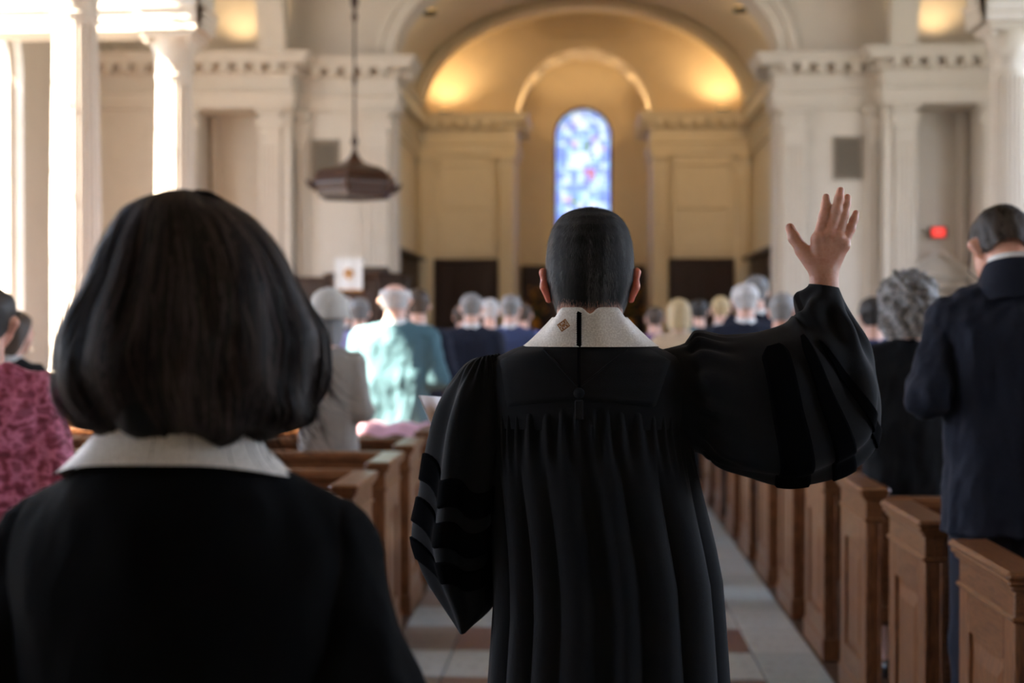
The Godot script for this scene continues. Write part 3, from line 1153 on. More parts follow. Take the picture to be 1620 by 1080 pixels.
# ---------- pews and fittings ----------
func make_pew(s: float, length: float) -> Node3D:
	# origin: floor under the aisle corner of the near face; the pew runs away from the aisle along s * x and forward along -z
	var t := Node3D.new()
	var dpt := 0.53
	var B := func(x0: float, x1: float, y0: float, y1: float, z0: float, z1: float, e: float, mb: MB = null) -> MB:
		var q := xs(s, x0, x1)
		return bx(q[0], q[1], y0, y1, z0, z1, mb, e)
	for e in 2:
		var en := part(t, "end_panel")
		var x := 0.0 if e == 0 else length - 0.065
		var o := 0.0 if e == 0 else 0.065   # outer face
		var sg := 1.0 if e == 0 else -1.0
		put(en, "slab", B.call(x + 0.012, x + 0.053, 0.0, 0.86, 0.005, dpt - 0.005, 0.0), M.oak)
		for face in 2:
			var f0: float = x + o + sg * (0.0 if face == 0 else 0.065)
			var f1: float = x + o + sg * (0.014 if face == 0 else 0.051)
			put(en, "stile", B.call(f0, f1, 0.1, 0.775, 0.0, 0.095, 0.003), M.oak)
			put(en, "stile", B.call(f0, f1, 0.1, 0.775, dpt - 0.095, dpt, 0.003), M.oak)
			put(en, "top_rail", B.call(f0, f1, 0.655, 0.775, 0.095, dpt - 0.095, 0.003), M.oak_rail)
			put(en, "bottom_rail", B.call(f0, f1, 0.1, 0.2, 0.095, dpt - 0.095, 0.003), M.oak_rail)
			if face == 0 or e == 0:
				# raised and fielded panel
				var mb := MB.new()
				var y0 := 0.205
				var y1 := 0.65
				var z0 := 0.1
				var z1 := dpt - 0.1
				var fa: float = x + o + sg * (0.013 if face == 0 else 0.052)
				var fb: float = x + o + sg * (0.003 if face == 0 else 0.062)
				var P4 := func(xx: float, m: float) -> Array: return [D(s * xx, y0 + m, z0 + m), D(s * xx, y0 + m, z1 - m), D(s * xx, y1 - m, z1 - m), D(s * xx, y1 - m, z0 + m)]
				var outer: Array = P4.call(fa, 0.012)
				var inner: Array = P4.call(fb, 0.06)
				var c := D(s * (x + 0.0325), (y0 + y1) / 2, dpt / 2)
				mb.oquad(inner[0], inner[1], inner[2], inner[3], c)
				for k in 4:
					mb.oquad(outer[k], outer[(k + 1) % 4], inner[(k + 1) % 4], inner[k], c)
				put(en, "raised_panel", mb, M.oak)
		put(en, "plinth", B.call(x - 0.008, x + 0.073, 0.0, 0.105, -0.01, dpt + 0.01, 0.006), M.oak)
		put(en, "frieze", B.call(x, x + 0.065, 0.775, 0.86, 0.0, dpt, 0.003), M.oak_rail)
		put(en, "bead", B.call(x - 0.01, x + 0.075, 0.77, 0.785, -0.01, dpt + 0.01, 0.006), M.oak_rail)
		var cap: MB = B.call(x - 0.012, x + 0.077, 0.852, 0.868, -0.012, dpt + 0.012, 0.005)
		B.call(x - 0.022, x + 0.087, 0.866, 0.884, -0.022, dpt + 0.022, 0.006, cap)
		B.call(x - 0.028, x + 0.093, 0.88, 0.905, -0.028, dpt + 0.028, 0.01, cap)
		put(en, "cap", cap, M.oak_rail)
	var bk := MB.new()
	var mid := length / 2
	var tilt := Transform3D(Basis(Vector3.RIGHT, 0.1), D(s * mid, 0.62, 0.06))
	bk.cbox(Vector3.ZERO, Vector3(length - 0.13, 0.46, 0.025), 0.004, tilt)
	put(t, "backrest", bk, M.oak_long)
	put(t, "back_rail", B.call(0.066, length - 0.066, 0.815, 0.866, 0.0, 0.065, 0.012), M.oak_long)
	put(t, "lower_rail", B.call(0.066, length - 0.066, 0.36, 0.43, 0.05, 0.085, 0.008), M.oak_long)
	put(t, "seat", B.call(0.066, length - 0.066, 0.425, 0.455, 0.07, 0.49, 0.01), M.oak_long)
	put(t, "seat_front", B.call(0.066, length - 0.066, 0.34, 0.425, 0.44, 0.465, 0.004), M.oak_long)
	var rk := part(t, "book_rack")
	put(rk, "shelf", B.call(0.2, length - 0.2, 0.6, 0.615, -0.045, 0.05, 0.004), M.oak_long)
	put(rk, "lip", B.call(0.2, length - 0.2, 0.615, 0.69, -0.055, -0.042, 0.004), M.oak_long)
	return t


func build_pews() -> void:
	var nth := ["nearest", "second", "third", "fourth", "fifth", "sixth", "seventh", "eighth", "ninth", "tenth", "eleventh", "twelfth", "thirteenth"]
	for s in [1.0, -1.0]:
		var proto := make_pew(s, 3.15)
		for k in 13:
			if s < 0 and k == 0:
				continue
			var p: Node3D = proto.duplicate()
			p.name = numbered("church_pew")
			add_child(p)
			p.position = D(1.045 if s > 0 else -0.97, 0, 3.7 + 0.95 * k)
			var n := k if s > 0 else k - 1
			tag(p, "oak pew with panelled end, %s along the aisle %s" % [nth[n], "beneath the raised arm" if s > 0 else "beside the dark-haired woman"], "pew", "oak pews along the centre aisle")
		proto.free()
	# outer block of pews by the sunlit windows
	var side := make_pew(-1.0, 2.0)
	for k in 10:
		var p: Node3D = side.duplicate()
		p.name = numbered("church_pew")
		add_child(p)
		p.position = D(-5.2, 0, 6.55 + 0.95 * k)
		tag(p, "short oak pew by the sunlit side windows, %s from the back" % nth[k], "pew", "short oak side pews")
	side.free()


func build_fittings() -> void:
	# hexagonal sounding board hung over the pulpit
	var sx := -3.17
	var sz := 19.5
	var b := thing("sounding_board", "dark carved wooden sounding board hanging from a rod over the pulpit", "sounding board", D(sx, 0, sz))
	var mb := MB.new()
	var turn := PI / 6
	mb.facet([[0.02, 3.34], [0.46, 3.34], [0.48, 3.31], [0.52, 3.3], [0.53, 3.34]], 6, Vector3.ZERO, turn)
	put(b, "soffit", mb, M.mahogany)
	mb = MB.new()
	mb.facet([[0.53, 3.33], [0.55, 3.38], [0.55, 3.4], [0.58, 3.42], [0.6, 3.46], [0.62, 3.47], [0.62, 3.5], [0.58, 3.53]], 6, Vector3.ZERO, turn)
	put(b, "cornice", mb, M.mahogany)
	mb = MB.new()
	mb.facet([[0.58, 3.53], [0.6, 3.545], [0.57, 3.6], [0.54, 3.65], [0.43, 3.705], [0.28, 3.745], [0.16, 3.79], [0.09, 3.85], [0.05, 3.92], [0.03, 3.96]], 6, Vector3.ZERO, turn)
	put(b, "canopy", mb, M.mahogany)
	for i in 6:
		var a := TAU * i / 6 + turn
		var h := MB.new()
		var dirv := Vector3(cos(a), 0, sin(a))
		h.tube([dirv * 0.56 + Vector3(0, 3.4, 0), dirv * 0.64 + Vector3(0, 3.47, 0), dirv * 0.68 + Vector3(0, 3.5, 0), dirv * 0.7 + Vector3(0, 3.53, 0)], [0.035, 0.045, 0.025, 0.008], 8)
		put(b, "corner_ornament", h, M.mahogany)
	mb = MB.new()
	mb.lathe([[0.03, 3.94], [0.035, 3.97], [0.02, 4.0], [0.045, 4.05], [0.055, 4.09], [0.035, 4.13], [0.02, 4.17], [0.028, 4.2], [0.015, 4.23]], 12)
	put(b, "finial", mb, M.mahogany)
	mb = MB.new()
	mb.lathe([[0.016, 4.2], [0.016, 5.72], [0.035, 5.76], [0.045, 5.8], [0.025, 5.85], [0.025, 5.9], [0.055, 5.98], [0.06, 6.03], [0.03, 6.1], [0.025, 6.13], [0.016, 6.17], [0.016, 9.2]], 10)
	mb.lathe([[0.016, 4.85], [0.03, 4.88], [0.03, 5.0], [0.016, 5.04]], 10)
	put(b, "rod", mb, M.mahogany)
	# pulpit below it, with a white hanging
	var p := thing("pulpit", "dark wooden hexagonal pulpit behind the congregation, white hanging on its front", "pulpit", D(-3.1, 0.0, 19.9))
	mb = MB.new()
	mb.facet([[0.3, 0.3], [0.34, 0.5], [0.3, 0.6], [0.28, 0.9], [0.5, 1.2], [0.52, 1.25]], 6, Vector3.ZERO, 0.0)
	put(p, "pedestal", mb, M.walnut)
	mb = MB.new()
	mb.facet([[0.52, 1.25], [0.54, 1.28], [0.52, 1.32], [0.52, 2.2], [0.56, 2.22], [0.58, 2.28], [0.5, 2.29], [0.46, 2.2], [0.46, 1.35], [0.0, 1.35]], 6, Vector3.ZERO, 0.0)
	put(p, "tub", mb, M.walnut)
	for i in 6:
		var a := TAU * (i + 0.5) / 6
		var pm := MB.new()
		pm.cbox(Vector3(0.452, 1.75, 0), Vector3(0.03, 0.6, 0.3), 0.012, Transform3D(Basis(Vector3.UP, a), Vector3.ZERO))
		put(p, "tub_panel", pm, M.mahogany)
	mb = MB.new()
	mb.cbox(Vector3(0, 2.36, 0.33), Vector3(0.5, 0.03, 0.36), 0.01, Transform3D(Basis(Vector3.RIGHT, -0.25), Vector3(0, -0.02, -0.58)))
	put(p, "book_rest", mb, M.walnut)
	# white hanging with a gold device
	var h := thing("pulpit_hanging", "white cloth hanging with a gold device on the pulpit front", "hanging", D(-3.23, 0, 19.36))
	mb = MB.new()
	var rings := []
	for j in 9:
		var r := PackedVector3Array()
		for i in 13:
			r.append(Vector3(-0.19 + 0.38 * i / 12.0, 2.47 - 0.43 * j / 8.0, 0.006 * sin(i * 1.1 + j * 0.2)))
		rings.append(r)
	mb.loft(rings, false)
	rings = []
	for j in 3:
		var r := PackedVector3Array()
		for i in 13:
			r.append(Vector3(-0.19 + 0.38 * i / 12.0, 2.47 - j * 0.03 + (0.02 if j == 1 else 0.0), -0.02 - 0.16 * j))
		rings.append(r)
	mb.loft(rings, false)
	put(h, "cloth", mb, M.white_cloth)
	mb = MB.new()
	mb.cbox(Vector3(0, 2.25, 0.012), Vector3(0.03, 0.15, 0.006), 0.002)
	mb.cbox(Vector3(0, 2.265, 0.012), Vector3(0.11, 0.03, 0.006), 0.002)
	mb.facet([[0.045, 0.0], [0.055, 0.008], [0.065, 0.0]], 20)
	for i in range(mb.v.size() - 20 * 8, mb.v.size()):
		var q := mb.v[i]
		mb.v[i] = Vector3(q.x, 2.265 + q.z, 0.01 + q.y)
	put(h, "gold_device", mb, M.gold)
	put(h, "fringe", bx(-0.19, 0.19, 2.02, 2.045, -0.004, 0.008), M.gold)
	# choir desk front beside the pulpit
	var d := thing("choir_desk", "long dark wooden desk front standing below the sounding board", "desk", D(-3.4, 0.0, 20.6))
	put(d, "front_board", bx(-0.9, 0.85, 0.3, 2.2, -0.05, 0.0, null, 0.008), M.walnut)
	put(d, "top_rail", bx(-0.93, 0.88, 2.18, 2.26, -0.09, 0.05, null, 0.015), M.walnut)
	for k in 5:
		put(d, "stile", bx(-0.88 + 0.41 * k, -0.8 + 0.41 * k, 0.32, 2.18, -0.075, -0.04, null, 0.01), M.walnut)
	# wall grilles
	for s in [-1.0, 1.0]:
		var g := thing("wall_grille", "square lattice wall grille %s" % ["behind the hanging sounding board" if s < 0 else "above the raised hand"], "grille", D(s * 4.02, 0, 22.0), 0.0, "lattice wall grilles")
		put(g, "opening", bx(-0.2, 0.2, 3.8, 4.42, -0.012, 0.0), M.grille_back)
		for e in [[-0.22, 0.22, 4.4, 4.44], [-0.22, 0.22, 3.78, 3.82], [-0.22, -0.18, 3.78, 4.44], [0.18, 0.22, 3.78, 4.44]]:
			put(g, "frame_bar", bx(e[0], e[1], e[2], e[3], -0.045, 0.0, null, 0.006), M.grille)
		for k in 15:
			for w in [-1.0, 1.0]:
				var c := (k - 7) * 0.075
				var a := Vector2(-0.19, 4.11 + c - w * 0.19)
				var bb := Vector2(0.19, 4.11 + c + w * 0.19)
				var lo := 3.8
				var hi := 4.42
				var dy := bb.y - a.y
				var t0 := clampf((lo - a.y) / dy, 0.0, 1.0)
				var t1 := clampf((hi - a.y) / dy, 0.0, 1.0)
				if absf(t1 - t0) < 0.05:
					continue
				var p0 := a.lerp(bb, minf(t0, t1))
				var p1 := a.lerp(bb, maxf(t0, t1))
				var lm := MB.new()
				lm.tube([Vector3(p0.x, p0.y, 0.022 + 0.004 * w), Vector3(p1.x, p1.y, 0.022 + 0.004 * w)], [0.012, 0.012], 4)
				put(g, "lattice_bar", lm, M.grille)
	# pedimented doorways in the aisle end recesses, an exit sign over the shaded one
	for s in [-1.0, 1.0]:
		var dr := Node3D.new()
		dr.name = "door_1" if s < 0 else "door_2"
		add_child(dr)
		dr.position = D(s * 5.46, 0, 22.4)
		structure(dr, "white pedimented doorway in the aisle end recess, %s" % ["sunlit side" if s < 0 else "under the red sign"], "door")
		put(dr, "leaf", bx(-0.3, 0.3, 0.0, 2.05, -0.03, 0.0, null, 0.006), M.paint)
		for k in 4:
			put(dr, "door_panel", bx(-0.25 + 0.27 * (k % 2), -0.02 + 0.27 * (k % 2), 0.2 + 0.95 * floorf(k / 2.0), 0.95 + 0.95 * floorf(k / 2.0), -0.045, -0.02, null, 0.012), M.paint)
		for e in [-0.36, 0.36]:
			put(dr, "jamb", bx(e - 0.07, e + 0.07, 0.0, 2.12, -0.09, 0.0, null, 0.015), M.paint)
		put(dr, "lintel", bx(-0.46, 0.46, 2.12, 2.28, -0.11, 0.0, null, 0.015), M.paint)
		put(dr, "lintel_cornice", bx(-0.54, 0.54, 2.28, 2.36, -0.2, 0.0, null, 0.025), M.paint)
		var pd := MB.new()
		pd.sweep([[-0.5, 2.36], [0.5, 2.36], [0.06, 2.64], [-0.06, 2.64]], Vector3(0, 0, 0), Vector3(0, 0, 0.1), Vector3.RIGHT)
		put(dr, "tympanum", pd, M.paint)
		for e in [-1.0, 1.0]:
			var rk := MB.new()
			rk.cbox(Vector3.ZERO, Vector3(0.56, 0.07, 0.2), 0.02, Transform3D(Basis(Vector3(0, 0, 1), -e * 0.55), Vector3(e * 0.27, 2.53, 0.1)))
			put(dr, "raking_cornice", rk, M.paint)
		var kn := MB.new()
		kn.lathe([[0.0, 0.03], [0.025, 0.02], [0.03, 0.0], [0.02, -0.02], [0.012, -0.03]], 10)
		var ko := put(dr, "door_knob", kn, M.gold)
		ko.position = Vector3(0.24, 1.0, 0.06)
		ko.rotation.x = PI / 2
	var ex := thing("exit_sign", "small glowing red exit sign above the pedimented doorway", "sign", D(5.46, 2.99, 22.28))
	put(ex, "housing", bx(-0.14, 0.14, -0.085, 0.085, -0.03, 0.03, null, 0.01), M.metal)
	var red := mat(Color(0.75, 0.1, 0.08), 0.5)
	red.emission_enabled = true
	red.emission = Color(1.0, 0.16, 0.12)
	red.emission_energy_multiplier = 1.3
	put(ex, "glowing_face", bx(-0.1, 0.1, -0.07, 0.07, -0.04, -0.028), red)
	var tm := TextMesh.new()
	tm.text = "EXIT"
	var sf := SystemFont.new()
	sf.font_names = PackedStringArray(["Droid Sans"])
	sf.font_weight = 700
	tm.font = sf
	tm.font_size = 32
	tm.pixel_size = 0.0022
	tm.depth = 0.004
	var lt := mat(Color(0.95, 0.5, 0.45), 0.5)
	lt.emission_enabled = true
	lt.emission = Color(1.0, 0.45, 0.4)
	lt.emission_energy_multiplier = 1.5
	var to := put(ex, "lettering", tm, lt)
	to.position = Vector3(0, 0, 0.043)
	var el := OmniLight3D.new()
	el.name = "sign_glow"
	ex.add_child(el)
	el.position = Vector3(0, 0, 0.1)
	el.light_color = Color(1, 0.2, 0.15)
	el.light_energy = 0.006
	el.light_size = 0.05
	el.omni_range = 30.0
	el.omni_attenuation = 2.0
	el.shadow_enabled = true
	# altar with two vases of yellow flowers
	var al := thing("altar_table", "dark wooden altar table under the stained glass window", "altar", D(0, 0.3, 29.2))
	put(al, "table_top", bx(-1.1, 1.1, 0.98, 1.05, -0.35, 0.35, null, 0.015), M.walnut)
	for e in [[-1.0, -0.28], [1.0, -0.28], [-1.0, 0.28], [1.0, 0.28]]:
		put(al, "leg", bx(e[0] - 0.06, e[0] + 0.06, 0.0, 0.98, e[1] - 0.06, e[1] + 0.06, null, 0.01), M.walnut)
	put(al, "frontal", bx(-0.92, 0.92, 0.1, 0.98, -0.26, -0.22), M.walnut)
	for s in [-1.0, 1.0]:
		var fl := thing("flower_vase", "brass vase of yellow flowers on the altar, %s" % ["seen past the robed man's left ear" if s < 0 else "seen past the robed man's right ear"], "flowers", D(s * 0.97, 1.35, 29.2), 0.0, "altar flowers")
		var vm := MB.new()
		vm.lathe([[0.0, 0.0], [0.08, 0.0], [0.06, 0.03], [0.04, 0.08], [0.08, 0.16], [0.1, 0.24], [0.07, 0.32], [0.08, 0.36]], 14)
		put(fl, "vase", vm, M.gold)
		var yel := mat(Color(0.85, 0.62, 0.1), 0.6)
		var grn := mat(Color(0.16, 0.27, 0.09), 0.6)
		for k in 26:
			var a := rng.randf() * TAU
			var r := rng.randf() * 0.26
			var c := Vector3(cos(a) * r, 0.72 + rng.randf_range(-0.24, 0.3) - r * 0.3, sin(a) * r)
			var bm := MB.new()
			for j in 6:
				var g := TAU * j / 6
				bm.tri(c, c + Vector3(cos(g), 0.3, sin(g)) * 0.055, c + Vector3(cos(g + 0.9), 0.3, sin(g + 0.9)) * 0.055)
				bm.tri(c + Vector3(0, 0.012, 0), c + Vector3(cos(g + 0.4) * 0.04, 0.045, sin(g + 0.4) * 0.04), c + Vector3(cos(g + 1.2) * 0.04, 0.045, sin(g + 1.2) * 0.04))
			put(fl, "blossom", bm, yel)
			var sm := MB.new()
			sm.tube([Vector3(0, 0.3, 0), Vector3(c.x * 0.4, c.y * 0.7, c.z * 0.4), c], [0.006, 0.005, 0.004], 4)
			put(fl, "stem", sm, grn)


# ---------- people ----------
# reference figure: 1.78 m tall, facing -z
func turned(bones: Array, about: Vector3, bow: float, yaw := 0.0) -> Array:
	var bs := Basis(Vector3.UP, yaw) * Basis(Vector3.RIGHT, -bow)
	return bones.map(func(b): return [about + bs * (b[0] - about), about + bs * (b[1] - about)] + b.slice(2))


func head_bones() -> Array:
	var b := [
		[Vector3(0, 1.702, 0.018), Vector3(0, 1.698, -0.035), 0.074, 0.073],
		[Vector3(0, 1.662, 0.024), Vector3(0, 1.66, -0.04), 0.066, 0.066],
		[Vector3(-0.03, 1.64, -0.06), Vector3(-0.012, 1.595, -0.075), 0.04, 0.03],
		[Vector3(0.03, 1.64, -0.06), Vector3(0.012, 1.595, -0.075), 0.04, 0.03],
		[Vector3(0, 1.685, -0.112), Vector3(0, 1.645, -0.128), 0.009, 0.015],
		[Vector3(-0.016, 1.61, -0.104), Vector3(0.016, 1.61, -0.104), 0.008, 0.008],
		[Vector3(-0.045, 1.69, -0.098), Vector3(0.045, 1.69, -0.098), 0.009, 0.009],
		[Vector3(0, 1.5, 0.012), Vector3(0, 1.63, 0.005), 0.062, 0.055],
	]
	for s in [-1.0, 1.0]:
		b.append([Vector3(s * 0.079, 1.682, 0.002), Vector3(s * 0.086, 1.665, 0.012), 0.009, 0.012])
		b.append([Vector3(s * 0.086, 1.665, 0.012), Vector3(s * 0.077, 1.632, 0.002), 0.012, 0.008])
		b.append([Vector3(s * 0.031, 1.673, -0.092), Vector3(s * 0.031, 1.673, -0.094), 0.0125, 0.0125])
	return b


func body_mesh(kind: String, bow: float, up := 0.0) -> ArrayMesh:
	var key := "body %s %.2f %.2f" % [kind, bow, up]
	if not cache.has(key):
		var w := 0.9 if kind == "woman" else 1.0
		var limbs := [
			[Vector3(-0.07, 1.34, 0), Vector3(-0.06, 1.08, 0), 0.1, 0.09],
			[Vector3(0.07, 1.34, 0), Vector3(0.06, 1.08, 0), 0.1, 0.09],
			[Vector3(-0.13 * w, 1.43, 0), Vector3(0.13 * w, 1.43, 0), 0.05, 0.05],
			[Vector3(0, 1.42, 0.01), Vector3(0, 1.53, 0.01), 0.07, 0.055],
			[Vector3(-0.06, 0.98, 0), Vector3(0.06, 0.98, 0), 0.085, 0.085],
		]
		for s in [-1.0, 1.0]:
			limbs.append([Vector3(s * 0.18 * w, 1.41, 0), Vector3(s * 0.235 * w, 1.12 + up, 0.02), 0.05, 0.04])
			limbs.append([Vector3(s * 0.235 * w, 1.12 + up, 0.02), Vector3(s * 0.13, 1.1 + up, -0.22), 0.04, 0.028])
			limbs.append([Vector3(s * 0.085, 0.92, 0), Vector3(s * 0.09, 0.5, -0.01), 0.08, 0.055])
			limbs.append([Vector3(s * 0.09, 0.5, -0.01), Vector3(s * 0.09, 0.08, 0.02), 0.052, 0.035])
			limbs.append([Vector3(s * 0.09, 0.05, 0.02), Vector3(s * 0.1, 0.03, -0.15), 0.035, 0.025])
		var mb := nets(limbs, 0.017, 0.035)
		nets(turned(head_bones(), Vector3(0, 1.52, 0), bow), 0.008, 0.022, [], mb)
		for s in [-1.0, 1.0]:
			nets(hand_bones(Vector3(s * 0.125, 1.102 + up, -0.235), Vector3(-s * 0.45, 0.15, -0.9).normalized(), Vector3(-s * 0.7, 0.5, 0.4).normalized(), Vector3(0, 1, 0.1).normalized(), 0.5), 0.006, 0.006, [], mb)
		cache[key] = mb.mesh()
	return cache[key]


func wrinkle(p: Vector3, amp: float) -> float:
	return amp * (noise.get_noise_3d(p.x * 900.0, p.y * 260.0, p.z * 900.0) + 0.5 * noise.get_noise_3d(p.x * 2200.0, p.y * 900.0 + 50.0, p.z * 2200.0))


func top_mesh(kind: String) -> ArrayMesh:
	var key := "top " + kind
	if not cache.has(key):
		var w := 0.9 if kind != "man" else 1.0
		var hem := 0.8 if kind == "man" else (0.72 if kind == "blouse" else 0.55)
		var b := [
			[Vector3(-0.085, 1.36, 0.005), Vector3(-0.075 * w, 1.1, 0.005), 0.118 * w, 0.112 * w],
			[Vector3(0.085, 1.36, 0.005), Vector3(0.075 * w, 1.1, 0.005), 0.118 * w, 0.112 * w],
			[Vector3(-0.08, 1.12, 0.005), Vector3(-0.09, hem - 0.1, 0.01), 0.112 * w, 0.125],
			[Vector3(0.08, 1.12, 0.005), Vector3(0.09, hem - 0.1, 0.01), 0.112 * w, 0.125],
			[Vector3(0, 1.36, 0.015), Vector3(0, 1.1, 0.012), 0.11, 0.104],
			[Vector3(0, 1.12, 0.012), Vector3(0, hem - 0.1, 0.015), 0.105, 0.12],
			[Vector3(-0.17 * w, 1.425, 0.0), Vector3(0.0, 1.465, 0.01), 0.062, 0.075],
			[Vector3(0.17 * w, 1.425, 0.0), Vector3(0.0, 1.465, 0.01), 0.062, 0.075],
		]
		for s in [-1.0, 1.0]:
			b.append([Vector3(s * 0.195 * w, 1.405, 0), Vector3(s * 0.25 * w, 1.12, 0.03), 0.068, 0.058])
			b.append([Vector3(s * 0.25 * w, 1.12, 0.03), Vector3(s * 0.15, 1.1, -0.2), 0.058, 0.047])
		var mb := nets(b, 0.015, 0.05, [[Vector3(0, -1, 0), -hem], [Vector3(0, 1, 0), 1.535]])
		push_out(mb, func(p: Vector3, _n: Vector3) -> float: return wrinkle(p, 0.011))
		cache[key] = mb.mesh()
	return cache[key]


func lower_mesh(kind: String) -> ArrayMesh:
	var key := "lower " + kind
	if not cache.has(key):
		var mb: MB
		if kind == "man":
			var b := [[Vector3(-0.05, 0.93, 0.005), Vector3(0.05, 0.93, 0.005), 0.098, 0.098]]
			for s in [-1.0, 1.0]:
				b.append([Vector3(s * 0.085, 0.88, 0.005), Vector3(s * 0.092, 0.5, 0.0), 0.09, 0.075])
				b.append([Vector3(s * 0.092, 0.5, 0.0), Vector3(s * 0.095, 0.02, 0.015), 0.075, 0.066])
			mb = nets(b, 0.02, 0.03, [[Vector3(0, -1, 0), -0.05]])
		else:
			mb = MB.new()
			var rings := []
			for j in 10:
				var t := j / 9.0
				var r := PackedVector3Array()
				for i in 40:
					var a := -TAU * i / 40
					var q := 1.0 + 0.06 * t * sin(a * 9.0)
					r.append(Vector3(cos(a) * lerpf(0.15, 0.185, t) * q, 1.0 - 0.75 * t, sin(a) * lerpf(0.115, 0.13, t) * q))
				rings.append(r)
			mb.loft(rings, true, true, false)
		cache[key] = mb.mesh()
	return cache[key]


# hair grown on the skull: v runs from the crown down, low is how far it reaches behind and at the brow
func hair_mesh(kind: String, bow: float) -> ArrayMesh:
	var key := "hair %s %.2f" % [kind, bow]
	if not cache.has(key):
		var mb := MB.new()
		var rings := []
		var n := 44
		var rows := 22
		for j in rows + 1:
			var t := float(j) / rows
			var r := PackedVector3Array()
			for i in n:
				var a := TAU * i / n   # 0 = straight behind
				var back := 0.5 + 0.5 * cos(a)
				var reach := lerpf(0.9, 2.65, smoothstep(0.2, 0.8, back))
				if kind == "fringe":
					reach = lerpf(1.3, 2.6, smoothstep(0.2, 0.6, back))
				var g := t * reach
				if kind == "fringe":
					g = lerpf(1.25, reach, t)
				var rad := Vector3(0.085, 0.091, 0.104)
				var c := Vector3(0, 1.702, 0.002)
				var dr := Vector3(sin(a) * sin(minf(g, 1.57)), cos(minf(g, 1.57)), cos(a) * sin(minf(g, 1.57)))
				var p := c + dr * rad
				var e := maxf(g - 1.57, 0.0)   # below the widest part the hair follows the nape
				p = Vector3(p.x * (1.0 - 0.28 * e), p.y - 0.092 * e, p.z * (1.0 - 0.24 * e))
				match kind:
					"short":
						p += dr * (0.004 + 0.006 * noise.get_noise_3d(p.x * 3000, p.y * 900, p.z * 3000))
					"fringe":
						p += dr * 0.006
					"full":
						p += dr * (0.012 + 0.012 * noise.get_noise_3d(p.x * 1800, p.y * 900, p.z * 1800))
					"bob":
						p += dr * 0.014
						if back > 0.3 and g > 1.5:
							p.y -= (g - 1.5) * 0.07
							p.x *= 1.0 + (g - 1.5) * 0.3
							p.z += (g - 1.5) * 0.025
						p += dr * 0.008 * noise.get_noise_3d(p.x * 2400, p.y * 300, p.z * 2400)
					"curly":
						p += dr * 0.03
						if back > 0.3 and g > 1.5:
							p.y -= (g - 1.5) * 0.075
							p.x *= 1.0 + (g - 1.5) * 0.5
							p.z += (g - 1.5) * 0.04
						var q := noise.get_noise_3d(p.x * 3300, p.y * 2600, p.z * 3300)
						p += dr * (0.034 * q + 0.018 * noise.get_noise_3d(p.x * 8000, p.y * 6000, p.z * 8000))
				r.append(p)
			rings.append(r)
		mb.loft(rings)
		var bs := Basis(Vector3.RIGHT, -bow)
		var o := Vector3(0, 1.52, 0)
		for i in mb.v.size():
			mb.v[i] = o + bs * (mb.v[i] - o)
		mb.flip_if_inside_out()
		cache[key] = mb.mesh()
	return cache[key]


func collar_mesh() -> ArrayMesh:
	if not cache.has("collar"):
		var mb := MB.new()
		mb.lathe([[0.078, 1.49], [0.07, 1.525], [0.066, 1.538], [0.062, 1.539], [0.064, 1.5]], 28, Vector3(0, 0, 0.01))
		cache.collar = mb.mesh()
	return cache.collar


func person(label: String, x: float, z: float, h: float, o := {}) -> Node3D:
	var t := thing("person", label, "person", D(x, 0, z - 0.03), o.get("turn", 0.0), "standing congregation")
	var s := h / 1.795
	var kind: String = o.get("kind", "man")
	var bow: float = o.get("bow", 0.12)
	var sc := Vector3(o.get("wide", 1.0), 1, o.get("wide", 1.0)) * s
	var parts := [
		["body", body_mesh("man" if kind == "man" else "woman", bow), o.get("skin", M.skin_pale)],
		["jacket" if kind == "man" else ("blouse" if kind == "blouse" else "coat"), top_mesh(kind), o.top],
		["trousers" if kind == "man" else "skirt", lower_mesh("man" if kind == "man" else "woman"), o.get("low", M.black)],
	]
	if o.has("hair"):
		parts.append(["hair", hair_mesh(o.get("style", "short"), bow), o.hair])
	if o.get("collar", kind == "man"):
		parts.append(["shirt_collar", collar_mesh(), o.get("shirt", M.white_cloth)])
	for p in parts:
		var n := put(t, p[0], p[1], p[2])
		n.scale = sc
	for e in [-1.0, 1.0]:
		if not cache.has("shoe"):
			cache.shoe = nets([[Vector3(0, 0.045, 0.06), Vector3(0, 0.035, -0.17), 0.042, 0.032]], 0.01, 0.01, [[Vector3(0, -1, 0), -0.004]]).mesh()
		var sh := put(t, "shoe", cache.shoe, M.shoe)
		sh.position = Vector3(e * 0.095, 0, 0.02) * s
	return t


